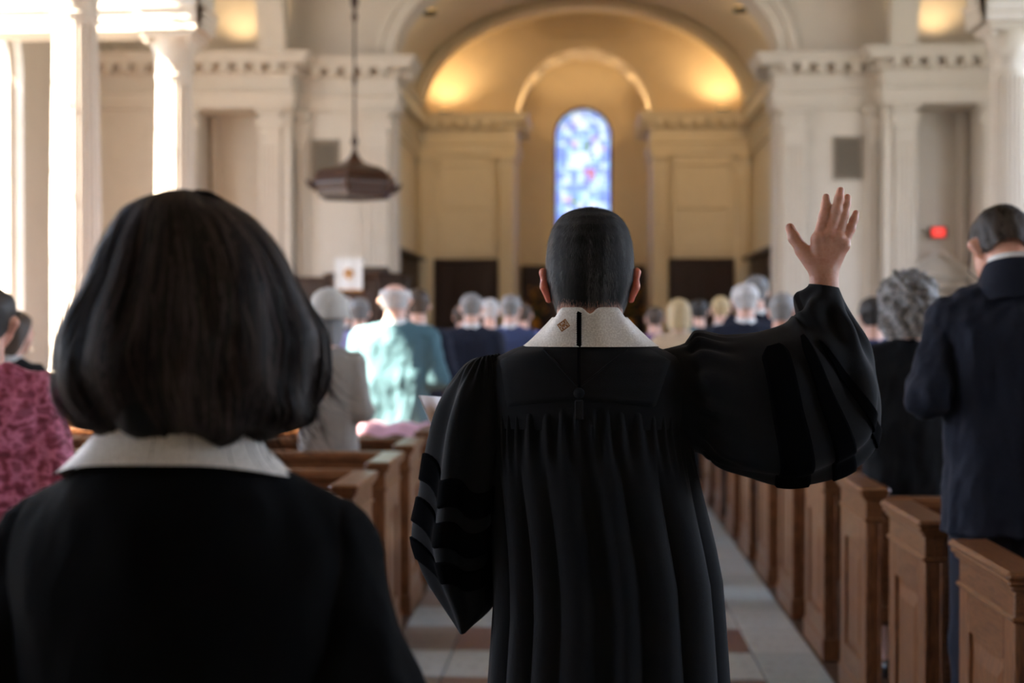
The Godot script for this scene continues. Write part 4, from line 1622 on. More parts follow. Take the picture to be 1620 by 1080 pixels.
func build_congregation() -> void:
	var col := {}
	for c in [["teal", Color(0.3, 0.42, 0.45)], ["beige", Color(0.6, 0.565, 0.525)], ["navy2", Color(0.11, 0.125, 0.18)], ["lav", Color(0.62, 0.6, 0.78)], ["blue", Color(0.25, 0.29, 0.42)], ["shirt", Color(0.42, 0.5, 0.78)], ["purple", Color(0.45, 0.34, 0.49)], ["cream", Color(0.8, 0.7, 0.58)], ["green", Color(0.34, 0.45, 0.47)], ["char", Color(0.13, 0.135, 0.15)], ["grey", Color(0.42, 0.42, 0.44)], ["red", Color(0.66, 0.12, 0.17)], ["white", Color(0.85, 0.87, 0.88)], ["brown", Color(0.36, 0.28, 0.22)]]:
		col[c[0]] = cloth(c[1], 0.2)
	# floral pink blouse
	var pk := textured(Color(0.82, 0.5, 0.6), 0.7, noise_tex(0.035, 3, [[0.0, Color(0.42, 0.16, 0.24)], [0.38, Color(0.62, 0.35, 0.42)], [0.5, Color(0.95, 0.85, 0.88)], [0.62, Color(1, 0.95, 0.97)], [0.75, Color(0.62, 0.38, 0.44)], [1.0, Color(0.5, 0.2, 0.28)]], false, 61, 512), Vector3(0.8, 0.8, 0.8), M.t_weave, 0.03)
	var rd := textured(Color(0.75, 0.16, 0.2), 0.7, noise_tex(0.05, 3, [[0.0, Color(1, 1, 1)], [0.7, Color(1, 1, 1)], [0.85, Color(1, 4, 4)], [1.0, Color(1, 1, 1)]], false, 62), Vector3(4, 4, 4))
	person("woman in a mottled pink floral blouse, head cut by the frame edge", -1.95, 4.44, 1.665, {kind = "blouse", top = pk, hair = M.h_dark, style = "short", wide = 1.12, bow = 0.2, turn = 0.2, skin = M.skin})
	person("person in black with a white shawl behind the pink blouse", -3.02, 7.29, 1.61, {kind = "blouse", top = col.char, hair = M.h_brown, style = "bob", turn = -0.3, bow = 0.2, collar = true})
	var hat := person("woman in a pale grey coat and knitted hat, beside the teal jacket", -1.53, 8.24, 1.665, {kind = "coat", top = col.beige, low = col.beige, hair = M.h_grey, style = "bob", wide = 1.0, bow = 0.1})
	var hm := MB.new()
	hm.lathe([[0.0, 1.83], [0.05, 1.823], [0.09, 1.795], [0.112, 1.75], [0.12, 1.7], [0.128, 1.665], [0.135, 1.655], [0.132, 1.645], [0.118, 1.65], [0.1, 1.66]], 36, Vector3(0, -0.07, -0.015))
	push_out(hm, func(p: Vector3, _n: Vector3) -> float: return 0.004 * sin(p.y * 420.0))
	put(hat, "knitted_hat", hm, cloth(Color(0.76, 0.74, 0.7), 0.2, 4.0))
	person("bald man in a sunlit teal jacket, left of the robed priest", -1.385, 10.14, 1.85, {top = col.teal, hair = M.h_white, style = "fringe", wide = 1.2, bow = 0.05, low = col.char})
	person("dark-suited man with brown hair close behind the teal jacket", -1.33, 11.09, 1.82, {top = col.navy2, hair = M.h_brown, style = "full", turn = 0.15})
	person("grey-haired person in a lavender shirt past the knitted hat", -1.94, 12.04, 1.77, {top = col.lav, hair = M.h_grey, style = "full", turn = 0.2, collar = false})
	person("white-haired person far behind the knitted hat", -2.4, 13.94, 1.82, {top = col.grey, hair = M.h_white, style = "full"})
	person("man in a dark navy suit with thin grey hair, left of the priest's shoulder", -0.985, 12.04, 1.815, {top = col.navy2, hair = M.h_salt, style = "short", wide = 1.08})
	person("grey-haired person in a blue suit and pale scarf by the priest's shoulder", -0.7, 12.99, 1.815, {top = col.blue, hair = M.h_salt, style = "full", turn = -0.25})
	person("white-haired person between the navy suit and the blue suit", -0.95, 13.94, 1.8, {top = col.white, hair = M.h_white, style = "full", kind = "blouse"})
	person("person in a bright blue shirt just past the blue suit", -0.66, 14.89, 1.775, {top = col.shirt, hair = M.h_brown, style = "short", collar = false})
	person("brown-haired person far away, left of the navy suit", -1.3, 14.89, 1.755, {top = col.brown, hair = M.h_brown, style = "full", kind = "blouse"})
	person("dark-haired person far away between teal jacket and navy suit", -1.95, 14.89, 1.73, {top = col.char, hair = M.h_dark, style = "bob", kind = "blouse"})
	person("person in a purple top right of the priest's collar", 0.663, 13.94, 1.727, {top = col.purple, hair = M.h_brown, style = "short", kind = "blouse"})
	person("blond long-haired woman in a cream top", 0.765, 12.04, 1.759, {top = col.cream, hair = M.h_blond, style = "bob", kind = "blouse"})
	person("dark-haired person in a grey-green top beside the blond woman", 1.17, 14.89, 1.81, {top = col.green, hair = M.h_dark, style = "full", kind = "blouse"})
	person("sandy-haired man in a dark suit next to the grey-green top", 1.3, 13.94, 1.83, {top = col.char, hair = M.h_blond, style = "short"})
	person("white-haired man in a navy suit before the wood panelling", 1.21, 11.09, 1.86, {top = col.navy2, hair = M.h_white, style = "full", wide = 1.08})
	person("tall grey-haired man rising behind the white-haired man", 1.41, 12.04, 1.955, {top = col.navy2, hair = M.h_grey, style = "full"})
	person("grey-haired man half turned behind the priest's raised sleeve", 1.22, 9.19, 1.75, {top = col.grey, hair = M.h_salt, style = "short", turn = -0.35, skin = M.skin})
	person("pink-faced balding man behind the raised wrist", 1.51, 10.14, 1.79, {top = col.blue, hair = M.h_salt, style = "fringe", turn = -0.25})
	person("dark-haired person in blue between raised sleeve and curly grey hair", 1.8, 9.19, 1.715, {top = col.blue, hair = M.h_dark, style = "full", kind = "blouse"})
	person("woman in a red patterned dress half hidden by the navy suit", 1.82, 7.29, 1.6, {top = rd, low = rd, hair = M.h_brown, style = "bob", kind = "blouse"})
	person("bareheaded man in grey far back in the sunlit pews", -3.6, 12.04, 1.74, {top = col.grey, hair = M.h_dark, style = "short"})
	person("white-haired woman far left of the pulpit hanging", -3.1, 13.94, 1.75, {top = col.white, hair = M.h_white, style = "bob", kind = "blouse"})
	person("man in charcoal far back in the shaded pews", 2.9, 12.04, 1.77, {top = col.char, hair = M.h_grey, style = "short"})
	person("woman in black coat with bushy curly grey hair", 1.37, 6.34, 1.745, {kind = "coat", top = M.black, low = M.black, hair = M.h_curl, style = "curly", wide = 1.08, bow = 0.05})
	# a pink coat left on a pew
	var ct := thing("folded_coat", "pale pink coat laid over the sunlit pew back by the teal jacket", "coat", D(-1.3, 0.866, 9.43))
	var cm := MB.new()
	var rings := []
	for j in 14:
		var r := PackedVector3Array()
		for i in 24:
			var u := -0.24 + 0.48 * i / 23.0
			var v := (j - 6.5) / 6.5
			r.append(Vector3(u, 0.025 + 0.012 * sin(u * 31.0 + v) - 0.16 * pow(maxf(absf(v) - 0.45, 0.0), 1.2), v * 0.085 + 0.006 * sin(u * 23.0)))
		rings.append(r)
	cm.loft(rings, false)
	put(ct, "cloth", cm, cloth(Color(0.83, 0.64, 0.68), 0.2))


func suit_man() -> void:
	var t := thing("person", "tall man in a navy suit and white collar, head bowed, at the right pews", "person", D(1.26, 0, 4.44), -0.05, "standing congregation")
	var s := 1.98 / 1.795
	var bow := 0.88
	var body := put(t, "body", body_mesh("man", bow, 0.08), M.skin)
	body.scale = Vector3.ONE * s
	var y := s
	var b := [
		[Vector3(-0.09, 1.36, 0.02) * y, Vector3(-0.075, 1.1, 0.01) * y, 0.118, 0.112],
		[Vector3(0.09, 1.36, 0.02) * y, Vector3(0.075, 1.1, 0.01) * y, 0.118, 0.112],
		[Vector3(-0.075, 1.12, 0.01) * y, Vector3(-0.085, 0.74, 0.02) * y, 0.108, 0.13],
		[Vector3(0.075, 1.12, 0.01) * y, Vector3(0.085, 0.74, 0.02) * y, 0.108, 0.13],
		[Vector3(0, 1.36, 0.03) * y, Vector3(0, 1.1, 0.015) * y, 0.112, 0.104],
		[Vector3(0, 1.12, 0.015) * y, Vector3(0, 0.74, 0.025) * y, 0.104, 0.128],
		[Vector3(-0.175, 1.405, 0.0) * y, Vector3(-0.02, 1.475, 0.01) * y, 0.072, 0.07],
		[Vector3(0.175, 1.405, 0.0) * y, Vector3(0.02, 1.475, 0.01) * y, 0.072, 0.07],
	]
	var hem := 0.895
	var mb := nets(b, 0.011, 0.055, [[Vector3(0, -1, 0), -hem], [Vector3(0, 1, 0), 1.7]])
	push_out(mb, func(p: Vector3, n: Vector3) -> float:
		var d := wrinkle(p, 0.014)
		if n.z > 0.2:
			d -= 0.004 * exp(-pow((p.x) / 0.005, 2.0))                      # centre back seam
			for e in [-1.0, 1.0]:
				d -= 0.003 * exp(-pow((p.x - e * (0.1 + 0.12 * maxf(p.y - 1.2, 0.0))) / 0.006, 2.0))
		return d)
	put(t, "jacket", mb, M.navy)
	for e in [-1.0, 1.0]:
		var sl := [
			[Vector3(e * 0.182, 1.375, 0.004) * y, Vector3(e * 0.232, 1.2, 0.045) * y, 0.07, 0.064],
			[Vector3(e * 0.232, 1.2, 0.045) * y, Vector3(e * 0.13, 1.18, -0.22) * y, 0.064, 0.05],
		]
		var sm := nets(sl, 0.01, 0.04)
		push_out(sm, func(p: Vector3, _n: Vector3) -> float: return wrinkle(p, 0.014) + 0.004 * sin((p.y - p.x * e * 0.8) * 75.0) * smoothstep(1.45, 1.25, p.y))
		put(t, "sleeve", sm, M.navy)
	var cl := MB.new()
	cl.lathe([[0.125, 1.59], [0.118, 1.64], [0.106, 1.675], [0.09, 1.715], [0.085, 1.72], [0.082, 1.68]], 32, Vector3(0, 0.0, 0.012))
	for i in cl.v.size():
		cl.v[i].z = cl.v[i].z * 0.95 - 0.002
		cl.v[i].y += 0.25 * cl.v[i].z
	put(t, "jacket_collar", cl, M.navy)
	var sc := MB.new()
	sc.lathe([[0.085, 1.66], [0.081, 1.71], [0.077, 1.737], [0.073, 1.738], [0.074, 1.68]], 32, Vector3(0, 0.0, 0.008))
	for i in sc.v.size():
		sc.v[i].y += 0.25 * sc.v[i].z
	put(t, "shirt_collar", sc, M.white_cloth)
	var tr := put(t, "trousers", lower_mesh("man"), M.navy)
	tr.scale = Vector3.ONE * s
	var hr := put(t, "hair", hair_mesh("short", bow), M.h_suit)
	hr.scale = Vector3.ONE * s
	var mbs := short_strands(func(a: float, g: float) -> Vector3:
		var rad := Vector3(0.088, 0.094, 0.107)
		var h := minf(g * 1.3, 1.57)
		var e := maxf(g * 1.3 - 1.57, 0.0)
		var p := Vector3(0, 1.702, 0.002) + Vector3(sin(a) * sin(h), cos(h), cos(a) * sin(h)) * rad
		p = Vector3(p.x * (1.0 - 0.28 * e), p.y - 0.092 * e, p.z * (1.0 - 0.24 * e))
		var o := Vector3(0, 1.52, 0)
		return (o + Basis(Vector3.RIGHT, -bow) * (p - o)) * s, 4500, 0.022, [Color(0.014, 0.01, 0.007), Color(0.03, 0.021, 0.015), Color(0.055, 0.042, 0.032)], 0.0011)
	put(hr, "strands", mbs, M.strand).scale = Vector3.ONE / s
	for e in [-1.0, 1.0]:
		var sh := put(t, "shoe", cache.shoe, M.shoe)
		sh.position = Vector3(e * 0.1, 0, 0.02)
	# spectacle arm by the ear
	var gl := MB.new()
	var o2 := Vector3(0, 1.52, 0)
	var bs := Basis(Vector3.RIGHT, -bow)
	var pts := []
	for q in [Vector3(-0.084, 1.682, 0.02), Vector3(-0.085, 1.685, -0.03), Vector3(-0.08, 1.685, -0.1), Vector3(-0.05, 1.68, -0.125)]:
		pts.append((o2 + bs * (q - o2)) * s)
	gl.tube(pts, [0.0018, 0.0018, 0.0018, 0.0018], 5)
	put(t, "spectacle_arm", gl, M.metal)


# short hairs lying on a surface given by (angle about the crown axis, angle down from the crown)
func short_strands(at: Callable, count: int, length: float, tones: Array, width: float) -> MB:
	var mb := MB.new()
	for k in count:
		var a := rng.randf_range(-1.9, 1.9)
		var low := lerpf(1.05, 1.98, smoothstep(0.12, 0.75, 0.5 + 0.5 * cos(a)))
		var g := sqrt(rng.randf()) * low
		var p: Vector3 = at.call(a, g)
		var sw := 0.35 * noise.get_noise_2d(a * 90.0, g * 90.0) + rng.randf_range(-0.12, 0.12)
		var q: Vector3 = at.call(a + sw * 0.25, g + length / 0.095)
		var d := (q - p).normalized() * length
		var ax: Vector3 = at.call(a + 0.05, g) - at.call(a - 0.05, g)
		var down: Vector3 = at.call(a, g + 0.05) - at.call(a, g - 0.05)
		var nrm := down.cross(ax).normalized()
		if nrm.dot(p - Vector3(p.x * 0.2, p.y - 0.02, 0)) < 0.0:
			nrm = -nrm
		var w := d.cross(nrm).normalized() * width
		var pick := clampf(0.5 + 0.9 * noise.get_noise_2d(a * 260.0, g * 45.0) + rng.randf_range(-0.4, 0.4), 0.0, 0.999)
		var c: Color = tones[int(pick * tones.size())]
		c = c * rng.randf_range(0.7, 1.3)
		var lift := nrm * rng.randf_range(0.001, 0.005)
		mb.tri(p - w - nrm * 0.002, p + w - nrm * 0.002, p + d + lift)
		for e in 3:
			mb.col.append(c)
	return mb


# ---------- the priest: origin on the floor below him, facing -z ----------
const SL_IN := [Vector2(0.13, 1.485), Vector2(0.186, 1.499), Vector2(0.212, 1.515), Vector2(0.265, 1.510), Vector2(0.323, 1.518), Vector2(0.370, 1.530), Vector2(0.388, 1.542), Vector2(0.393, 1.546), Vector2(0.397, 1.551), Vector2(0.400, 1.562), Vector2(0.405, 1.578), Vector2(0.412, 1.595), Vector2(0.421, 1.611)]
const SL_OUT := [Vector2(0.165, 1.30), Vector2(0.218, 1.293), Vector2(0.247, 1.269), Vector2(0.300, 1.247), Vector2(0.370, 1.237), Vector2(0.440, 1.248), Vector2(0.499, 1.274), Vector2(0.543, 1.313), Vector2(0.549, 1.380), Vector2(0.545, 1.438), Vector2(0.524, 1.497), Vector2(0.500, 1.546), Vector2(0.476, 1.603)]
const SL_D := [0.06, 0.085, 0.105, 0.12, 0.125, 0.125, 0.12, 0.11, 0.098, 0.085, 0.07, 0.056, 0.038]
const SL_Z := [0.0, 0.0, 0.0, 0.0, 0.0, -0.01, -0.015, -0.02, -0.02, -0.025, -0.03, -0.03, -0.03]
const LL_OUT := [Vector2(-0.205, 1.472), Vector2(-0.226, 1.455), Vector2(-0.254, 1.413), Vector2(-0.277, 1.354), Vector2(-0.292, 1.288), Vector2(-0.303, 1.204), Vector2(-0.315, 1.133), Vector2(-0.301, 1.067), Vector2(-0.272, 1.001), Vector2(-0.240, 0.945)]
const LL_IN := [Vector2(-0.165, 1.480), Vector2(-0.150, 1.443), Vector2(-0.140, 1.384), Vector2(-0.143, 1.312), Vector2(-0.150, 1.241), Vector2(-0.160, 1.169), Vector2(-0.168, 1.098), Vector2(-0.178, 1.038), Vector2(-0.190, 0.984), Vector2(-0.225, 0.947)]
const LL_D := [0.05, 0.075, 0.095, 0.11, 0.125, 0.14, 0.15, 0.14, 0.1, 0.03]
const LL_Z := [0.0, 0.0, -0.005, -0.015, -0.03, -0.05, -0.07, -0.08, -0.075, -0.05]


func curve_at(a: Array, t: float):
	var n := a.size()
	var i := clampi(int(t), 0, n - 2)
	var f := t - i
	var p = a[maxi(i - 1, 0)]
	var q = a[mini(i + 2, n - 1)]
	if a[0] is Vector2:
		return (a[i] as Vector2).cubic_interpolate(a[i + 1], p, q, f)
	return cubic_interpolate(a[i], a[i + 1], p, q, f)


func sleeve_point(right: bool, t: float, th: float, off: float) -> Vector3:
	# th: 0 on the inner edge, PI / 2 towards the viewer behind him, PI on the outer edge
	var a: Vector2 = curve_at(SL_IN if right else LL_IN, t)
	var b: Vector2 = curve_at(SL_OUT if right else LL_OUT, t)
	var d: float = curve_at(SL_D if right else LL_D, t)
	var zc: float = curve_at(SL_Z if right else LL_Z, t)
	var c := (a + b) / 2
	var h := (b - a) / 2
	var u := h.normalized()
	var f := 0.0
	if right:
		var g := smoothstep(1.0, 2.2, t) * smoothstep(12.0, 10.0, t)
		f += 0.007 * (1.0 - smoothstep(1.4, 3.6, t)) * smoothstep(0.9, 1.25, t) * sin(th * 17.0 + 1.5 * sin(th * 3.0))
		f += 0.014 * g * sin(th * 5.0 + t * 0.55 + 1.2 * sin(t * 0.5)) * smoothstep(0.1, 0.9, sin(th * 0.5))
		f += 0.012 * g * noise.get_noise_3d(th * 60.0, t * 22.0, 7.0)
		f += 0.009 * smoothstep(6.5, 8.5, t) * smoothstep(12.0, 10.5, t) * sin(th * 6.0 - t * 1.6)
	else:
		f += 0.006 * (1.0 - smoothstep(0.6, 2.5, t)) * smoothstep(0.0, 0.3, t) * sin(th * 19.0)
		f += 0.013 * smoothstep(0.8, 3.0, t) * smoothstep(9.0, 7.0, t) * sin(th * 6.5 + 0.25 * t + 0.6)
		f += 0.01 * noise.get_noise_3d(th * 50.0, t * 16.0, 31.0) * smoothstep(9.0, 7.5, t)
	f += off
	var cs := cos(th)
	var sn := sin(th)
	var p := c - h * cs - u * cs * f
	return Vector3(p.x, p.y, zc + (d + f) * sn)


func sleeve(right: bool) -> MB:
	var mb := MB.new()
	var n := (SL_IN if right else LL_IN).size() - 1
	var rings := []
	var rows := n * 6
	for j in rows + 1:
		var r := PackedVector3Array()
		for i in 96:
			r.append(sleeve_point(right, float(n) * j / rows, TAU * i / 96.0, 0.0))
		rings.append(r)
	mb.loft(rings, true, false, not right)
	mb.flip_if_inside_out()
	return mb


func sleeve_bar(right: bool, t0: float, t1: float, th0: float, th1: float, slant: float) -> MB:
	var mb := MB.new()
	var rings := []
	for j in 13:
		var r := PackedVector3Array()
		for i in 41:
			var f := i / 40.0
			var g := j / 12.0
			var th := lerpf(th0, th1, f)
			var rim := minf(minf(f, 1.0 - f) * 40.0, minf(g, 1.0 - g) * 12.0)
			var round_end := 0.45 * (t1 - t0) * pow(maxf(0.0, 1.0 - f / 0.1), 2.0) if right else 0.0
			var t := lerpf(t0 + round_end, t1 - round_end, g) + slant * sin(th * 1.0) + (0.12 * sin(th * 6.5) if not right else 0.0)
			r.append(sleeve_point(right, t, th, 0.0045 if rim >= 1.0 else -0.003))
		rings.append(r)
	mb.loft(rings, false)
	return mb


const GOWN := [[1.378, 0.190, 0.128], [1.42, 0.196, 0.124], [1.452, 0.192, 0.116], [1.475, 0.172, 0.107], [1.49, 0.142, 0.096], [1.5, 0.114, 0.087], [1.506, 0.092, 0.078]]


func gown_z(x: float, y: float) -> float:
	var k := 0
	while k < GOWN.size() - 2 and GOWN[k + 1][0] < y:
		k += 1
	var f := clampf((y - GOWN[k][0]) / (GOWN[k + 1][0] - GOWN[k][0]), 0.0, 1.0)
	var w := lerpf(GOWN[k][1], GOWN[k + 1][1], f)
	var d := lerpf(GOWN[k][2], GOWN[k + 1][2], f)
	return d * pow(maxf(0.0, 1.0 - pow(absf(x / w), 2.5)), 1.0 / 2.5)


func superellipse(w: float, d: float, a: float, e := 2.5) -> Vector2:
	var s := sin(a)
	var c := cos(a)
	return Vector2(w * signf(s) * pow(absf(s), 2.0 / e), d * signf(c) * pow(absf(c), 2.0 / e))


func build_priest() -> void:
	var t := thing("person", "man in a black pleated robe raising his right hand, seen from behind", "person", D(-0.06, 0, 2.67))
	# head, neck, raised forearm and hand, and the rest of the figure inside the robe: one skin
	var limbs := [
		[Vector3(-0.07, 1.36, 0), Vector3(-0.06, 1.08, 0), 0.09, 0.09], [Vector3(0.07, 1.36, 0), Vector3(0.06, 1.08, 0), 0.09, 0.09],
		[Vector3(-0.12, 1.42, 0), Vector3(0.12, 1.42, 0), 0.045, 0.045], [Vector3(-0.06, 0.98, 0), Vector3(0.06, 0.98, 0), 0.1, 0.1],
		[Vector3(0.16, 1.42, 0), Vector3(0.44, 1.38, -0.03), 0.05, 0.042], [Vector3(0.44, 1.38, -0.03), Vector3(0.448, 1.6, -0.03), 0.043, 0.03],
		[Vector3(-0.17, 1.41, 0), Vector3(-0.23, 1.15, 0.0), 0.045, 0.04], [Vector3(-0.23, 1.15, 0.0), Vector3(-0.29, 1.27, -0.24), 0.038, 0.028],
	]
	for s in [-1.0, 1.0]:
		limbs.append([Vector3(s * 0.085, 0.92, 0), Vector3(s * 0.09, 0.5, 0), 0.08, 0.055])
		limbs.append([Vector3(s * 0.09, 0.5, 0), Vector3(s * 0.09, 0.08, 0.02), 0.052, 0.035])
		limbs.append([Vector3(s * 0.09, 0.05, 0.02), Vector3(s * 0.1, 0.03, -0.15), 0.035, 0.025])
	var mb := nets(limbs, 0.015, 0.03)
	var hd := Vector3(0.009, 0, 0)
	var head := [
		[Vector3(0, 1.664, 0.014), Vector3(0, 1.661, -0.035), 0.074, 0.073], [Vector3(0, 1.622, 0.02), Vector3(0, 1.62, -0.035), 0.068, 0.066],
		[Vector3(-0.03, 1.6, -0.06), Vector3(-0.014, 1.545, -0.078), 0.042, 0.032], [Vector3(0.03, 1.6, -0.06), Vector3(0.014, 1.545, -0.078), 0.042, 0.032],
		[Vector3(0, 1.64, -0.112), Vector3(0, 1.6, -0.13), 0.01, 0.016], [Vector3(-0.02, 1.562, -0.105), Vector3(0.02, 1.562, -0.105), 0.008, 0.008],
		[Vector3(-0.045, 1.648, -0.098), Vector3(0.045, 1.648, -0.098), 0.01, 0.01],
		[Vector3(0, 1.42, 0.015), Vector3(0, 1.585, 0.008), 0.068, 0.06],
	]
	for b in head:
		b[0] += hd
		b[1] += hd
	nets(head, 0.006, 0.025, [], mb)
	var hz := -0.03
	var V := func(x: float, y: float, dz := 0.0) -> Vector3: return Vector3(x, y, hz + dz)
	var hb := [
		[V.call(0.449, 1.57), V.call(0.449, 1.632), 0.0285, 0.0265],
		[V.call(0.447, 1.632), V.call(0.438, 1.694), 0.0225, 0.0145],
		[V.call(0.449, 1.632), V.call(0.458, 1.7), 0.0225, 0.0145],
		[V.call(0.452, 1.632), V.call(0.473, 1.697), 0.0215, 0.014],
		[V.call(0.453, 1.632), V.call(0.483, 1.684), 0.02, 0.0135],
		[V.call(0.438, 1.64), V.call(0.411, 1.674, -0.012), 0.02, 0.0145],
		# thumb
		[V.call(0.411, 1.674, -0.012), V.call(0.396, 1.698, -0.018), 0.0125, 0.0115], [V.call(0.396, 1.698, -0.018), V.call(0.388, 1.718, -0.02), 0.0112, 0.0088],
		# index, middle, ring, little finger
		[V.call(0.438, 1.694), V.call(0.449, 1.738, -0.004), 0.0112, 0.0098], [V.call(0.449, 1.738, -0.004), V.call(0.4535, 1.759, -0.01), 0.0096, 0.0088], [V.call(0.4535, 1.759, -0.01), V.call(0.455, 1.775, -0.016), 0.0086, 0.0072],
		[V.call(0.458, 1.7), V.call(0.4715, 1.748, -0.002), 0.0108, 0.0096], [V.call(0.4715, 1.748, -0.002), V.call(0.4775, 1.771, -0.006), 0.0094, 0.0088], [V.call(0.4775, 1.771, -0.006), V.call(0.481, 1.787, -0.011), 0.0086, 0.0074],
		[V.call(0.474, 1.696), V.call(0.4865, 1.74, -0.008), 0.0102, 0.0092], [V.call(0.4865, 1.74, -0.008), V.call(0.4925, 1.761, -0.015), 0.009, 0.0082], [V.call(0.4925, 1.761, -0.015), V.call(0.496, 1.775, -0.022), 0.008, 0.007],
		[V.call(0.484, 1.683), V.call(0.5, 1.715, -0.008), 0.0098, 0.0086], [V.call(0.5, 1.715, -0.008), V.call(0.507, 1.732, -0.014), 0.0084, 0.0076], [V.call(0.507, 1.732, -0.014), V.call(0.5115, 1.745, -0.019), 0.0074, 0.0064],
	]
	# knuckles and the tendons of the back of the hand
	for kn in [[0.438, 1.694], [0.4585, 1.701], [0.474, 1.696], [0.484, 1.683]]:
		hb.append([V.call(kn[0], kn[1], 0.004), V.call(kn[0], kn[1], 0.004), 0.0128, 0.0128])
		hb.append([V.call(kn[0], kn[1], 0.0075), V.call(lerpf(kn[0], 0.45, 0.75), 1.64, 0.0175), 0.0045, 0.0035])
	nets(hb, 0.0028, 0.005, [], mb)
	nets(hand_bones(Vector3(-0.293, 1.285, -0.265), Vector3(-0.1, 0.55, -0.8).normalized(), Vector3(0.5, 0.2, 0.1).normalized(), Vector3(0.4, 0.7, 0.4).normalized(), 0.5), 0.006, 0.006, [], mb)
	put(t, "body", mb, M.skin)
	for s in [-1.0, 1.0]:
		var er := nets([
			[Vector3(s * 0.074 + 0.009, 1.632, -0.006), Vector3(s * 0.087 + 0.009, 1.632, 0.012), 0.0045, 0.0055],
			[Vector3(s * 0.087 + 0.009, 1.632, 0.012), Vector3(s * 0.086 + 0.009, 1.605, 0.016), 0.0055, 0.005],
			[Vector3(s * 0.086 + 0.009, 1.605, 0.016), Vector3(s * 0.077 + 0.009, 1.58, 0.002), 0.005, 0.006],
			[Vector3(s * 0.075 + 0.009, 1.615, -0.004), Vector3(s * 0.079 + 0.009, 1.6, 0.002), 0.008, 0.008]], 0.0035, 0.012)
		put(t, "ear", er, M.ear)
	# cropped hair: a close cap and short hairs
	var prof := [[1.752, 0.0], [1.7515, 0.012], [1.747, 0.034], [1.738, 0.053], [1.721, 0.067], [1.698, 0.076], [1.668, 0.081], [1.633, 0.0815], [1.609, 0.0785], [1.586, 0.0715], [1.564, 0.064], [1.545, 0.057]]
	var cap := func(a: float, g: float) -> Vector3:
		var f := clampf(g / 1.98, 0.0, 1.0) * (prof.size() - 1)
		var k := mini(int(f), prof.size() - 2)
		var y := lerpf(prof[k][0], prof[k + 1][0], f - k)
		var w := lerpf(prof[k][1], prof[k + 1][1], f - k)
		return Vector3(0.009 + sin(a) * w, y, cos(a) * w * 1.2 - 0.006 + 0.012 * smoothstep(1.56, 1.66, y))
	var hm := MB.new()
	var rings := []
	for j in 41:
		var r := PackedVector3Array()
		for i in 72:
			var a := -PI + TAU * i / 72.0
			var low := lerpf(1.0, 1.98, smoothstep(0.25, 0.62, 0.5 + 0.5 * cos(a)))
			r.append(cap.call(a, low * j / 40.0))
		rings.append(r)
	hm.loft(rings)
	hm.flip_if_inside_out()
	var hair := put(t, "hair", hm, M.h_priest)
	put(hair, "strands", short_strands(func(a: float, g: float) -> Vector3: return cap.call(a, g) , 36000, 0.017, [Color(0.006, 0.0055, 0.005), Color(0.012, 0.011, 0.01), Color(0.03, 0.028, 0.027), Color(0.1, 0.095, 0.092)], 0.00055), M.strand)
	# robe: yoke
	var yk := MB.new()
	rings = []
	for g in [[1.345, 0.186, 0.127]] + GOWN:
		var r := PackedVector3Array()
		for i in 96:
			var q := superellipse(g[1], g[2], TAU * i / 96.0, lerpf(2.5, 2.1, smoothstep(1.46, 1.5, g[0])))
			r.append(Vector3(q.x + 0.005, g[0] - 0.012 * smoothstep(0.05, -0.09, q.y), q.y))
		rings.append(r)
	yk.loft(rings)
	yk.flip_if_inside_out()
	put(t, "robe_yoke", yk, M.robe)
	# robe: gathered and pleated body
	var sk := MB.new()
	rings = []
	var ys := [1.386, 1.38, 1.372, 1.362, 1.35, 1.335, 1.315, 1.29, 1.26, 1.22, 1.17, 1.12, 1.06, 1.0, 0.94, 0.88, 0.8, 0.7, 0.6, 0.5, 0.4, 0.3, 0.2, 0.1, 0.04, 0.03]
	var nr := 400
	for y in ys:
		var r := PackedVector3Array()
		var d := clampf((1.38 - y) / 0.35, 0.0, 1.0)
		var w := lerpf(0.186, 0.213, d) + 0.07 * clampf((1.0 - y) / 1.0, 0.0, 1.0)
		var dp := lerpf(0.128, 0.155, d) + 0.09 * clampf((1.0 - y) / 1.0, 0.0, 1.0)
		var cx := lerpf(0.005, 0.043, smoothstep(1.36, 1.0, y))
		for i in nr:
			var a := TAU * i / nr
			var q := superellipse(w, dp, a, 2.3)
			var u := a * 8.0 + 1.3 * sin(a * 2.0 + 0.7) + 0.25 * noise.get_noise_2d(a * 60.0, y * 60.0)
			var pl := pow(absf(sin(u)), 0.75) - 0.6
			var deep := exp(-pow((sin(a) * w - 0.0) / 0.012, 2.0)) * (1.0 if cos(a) > 0.0 else 0.0)
			var amp := lerpf(0.002, 0.026, smoothstep(1.372, 1.12, y)) * (0.75 + 0.5 * noise.get_noise_2d(a * 90.0, 3.0))
			var gather := 0.0055 * smoothstep(1.384, 1.365, y) * (1.0 - smoothstep(1.36, 1.24, y)) * sin(a * 46.0 + 2.0 * sin(a * 7.0))
			var n := Vector2(sin(a), cos(a))
			var p := q + n * (pl * amp + gather - deep * 0.018 * smoothstep(1.37, 1.2, y))
			r.append(Vector3(p.x + cx, y, p.y))
		rings.append(r)
	sk.loft(rings)
	sk.flip_if_inside_out()
	put(t, "robe_body", sk, M.robe)
	# flat back panel over the yoke
	var bp := MB.new()
	rings = []
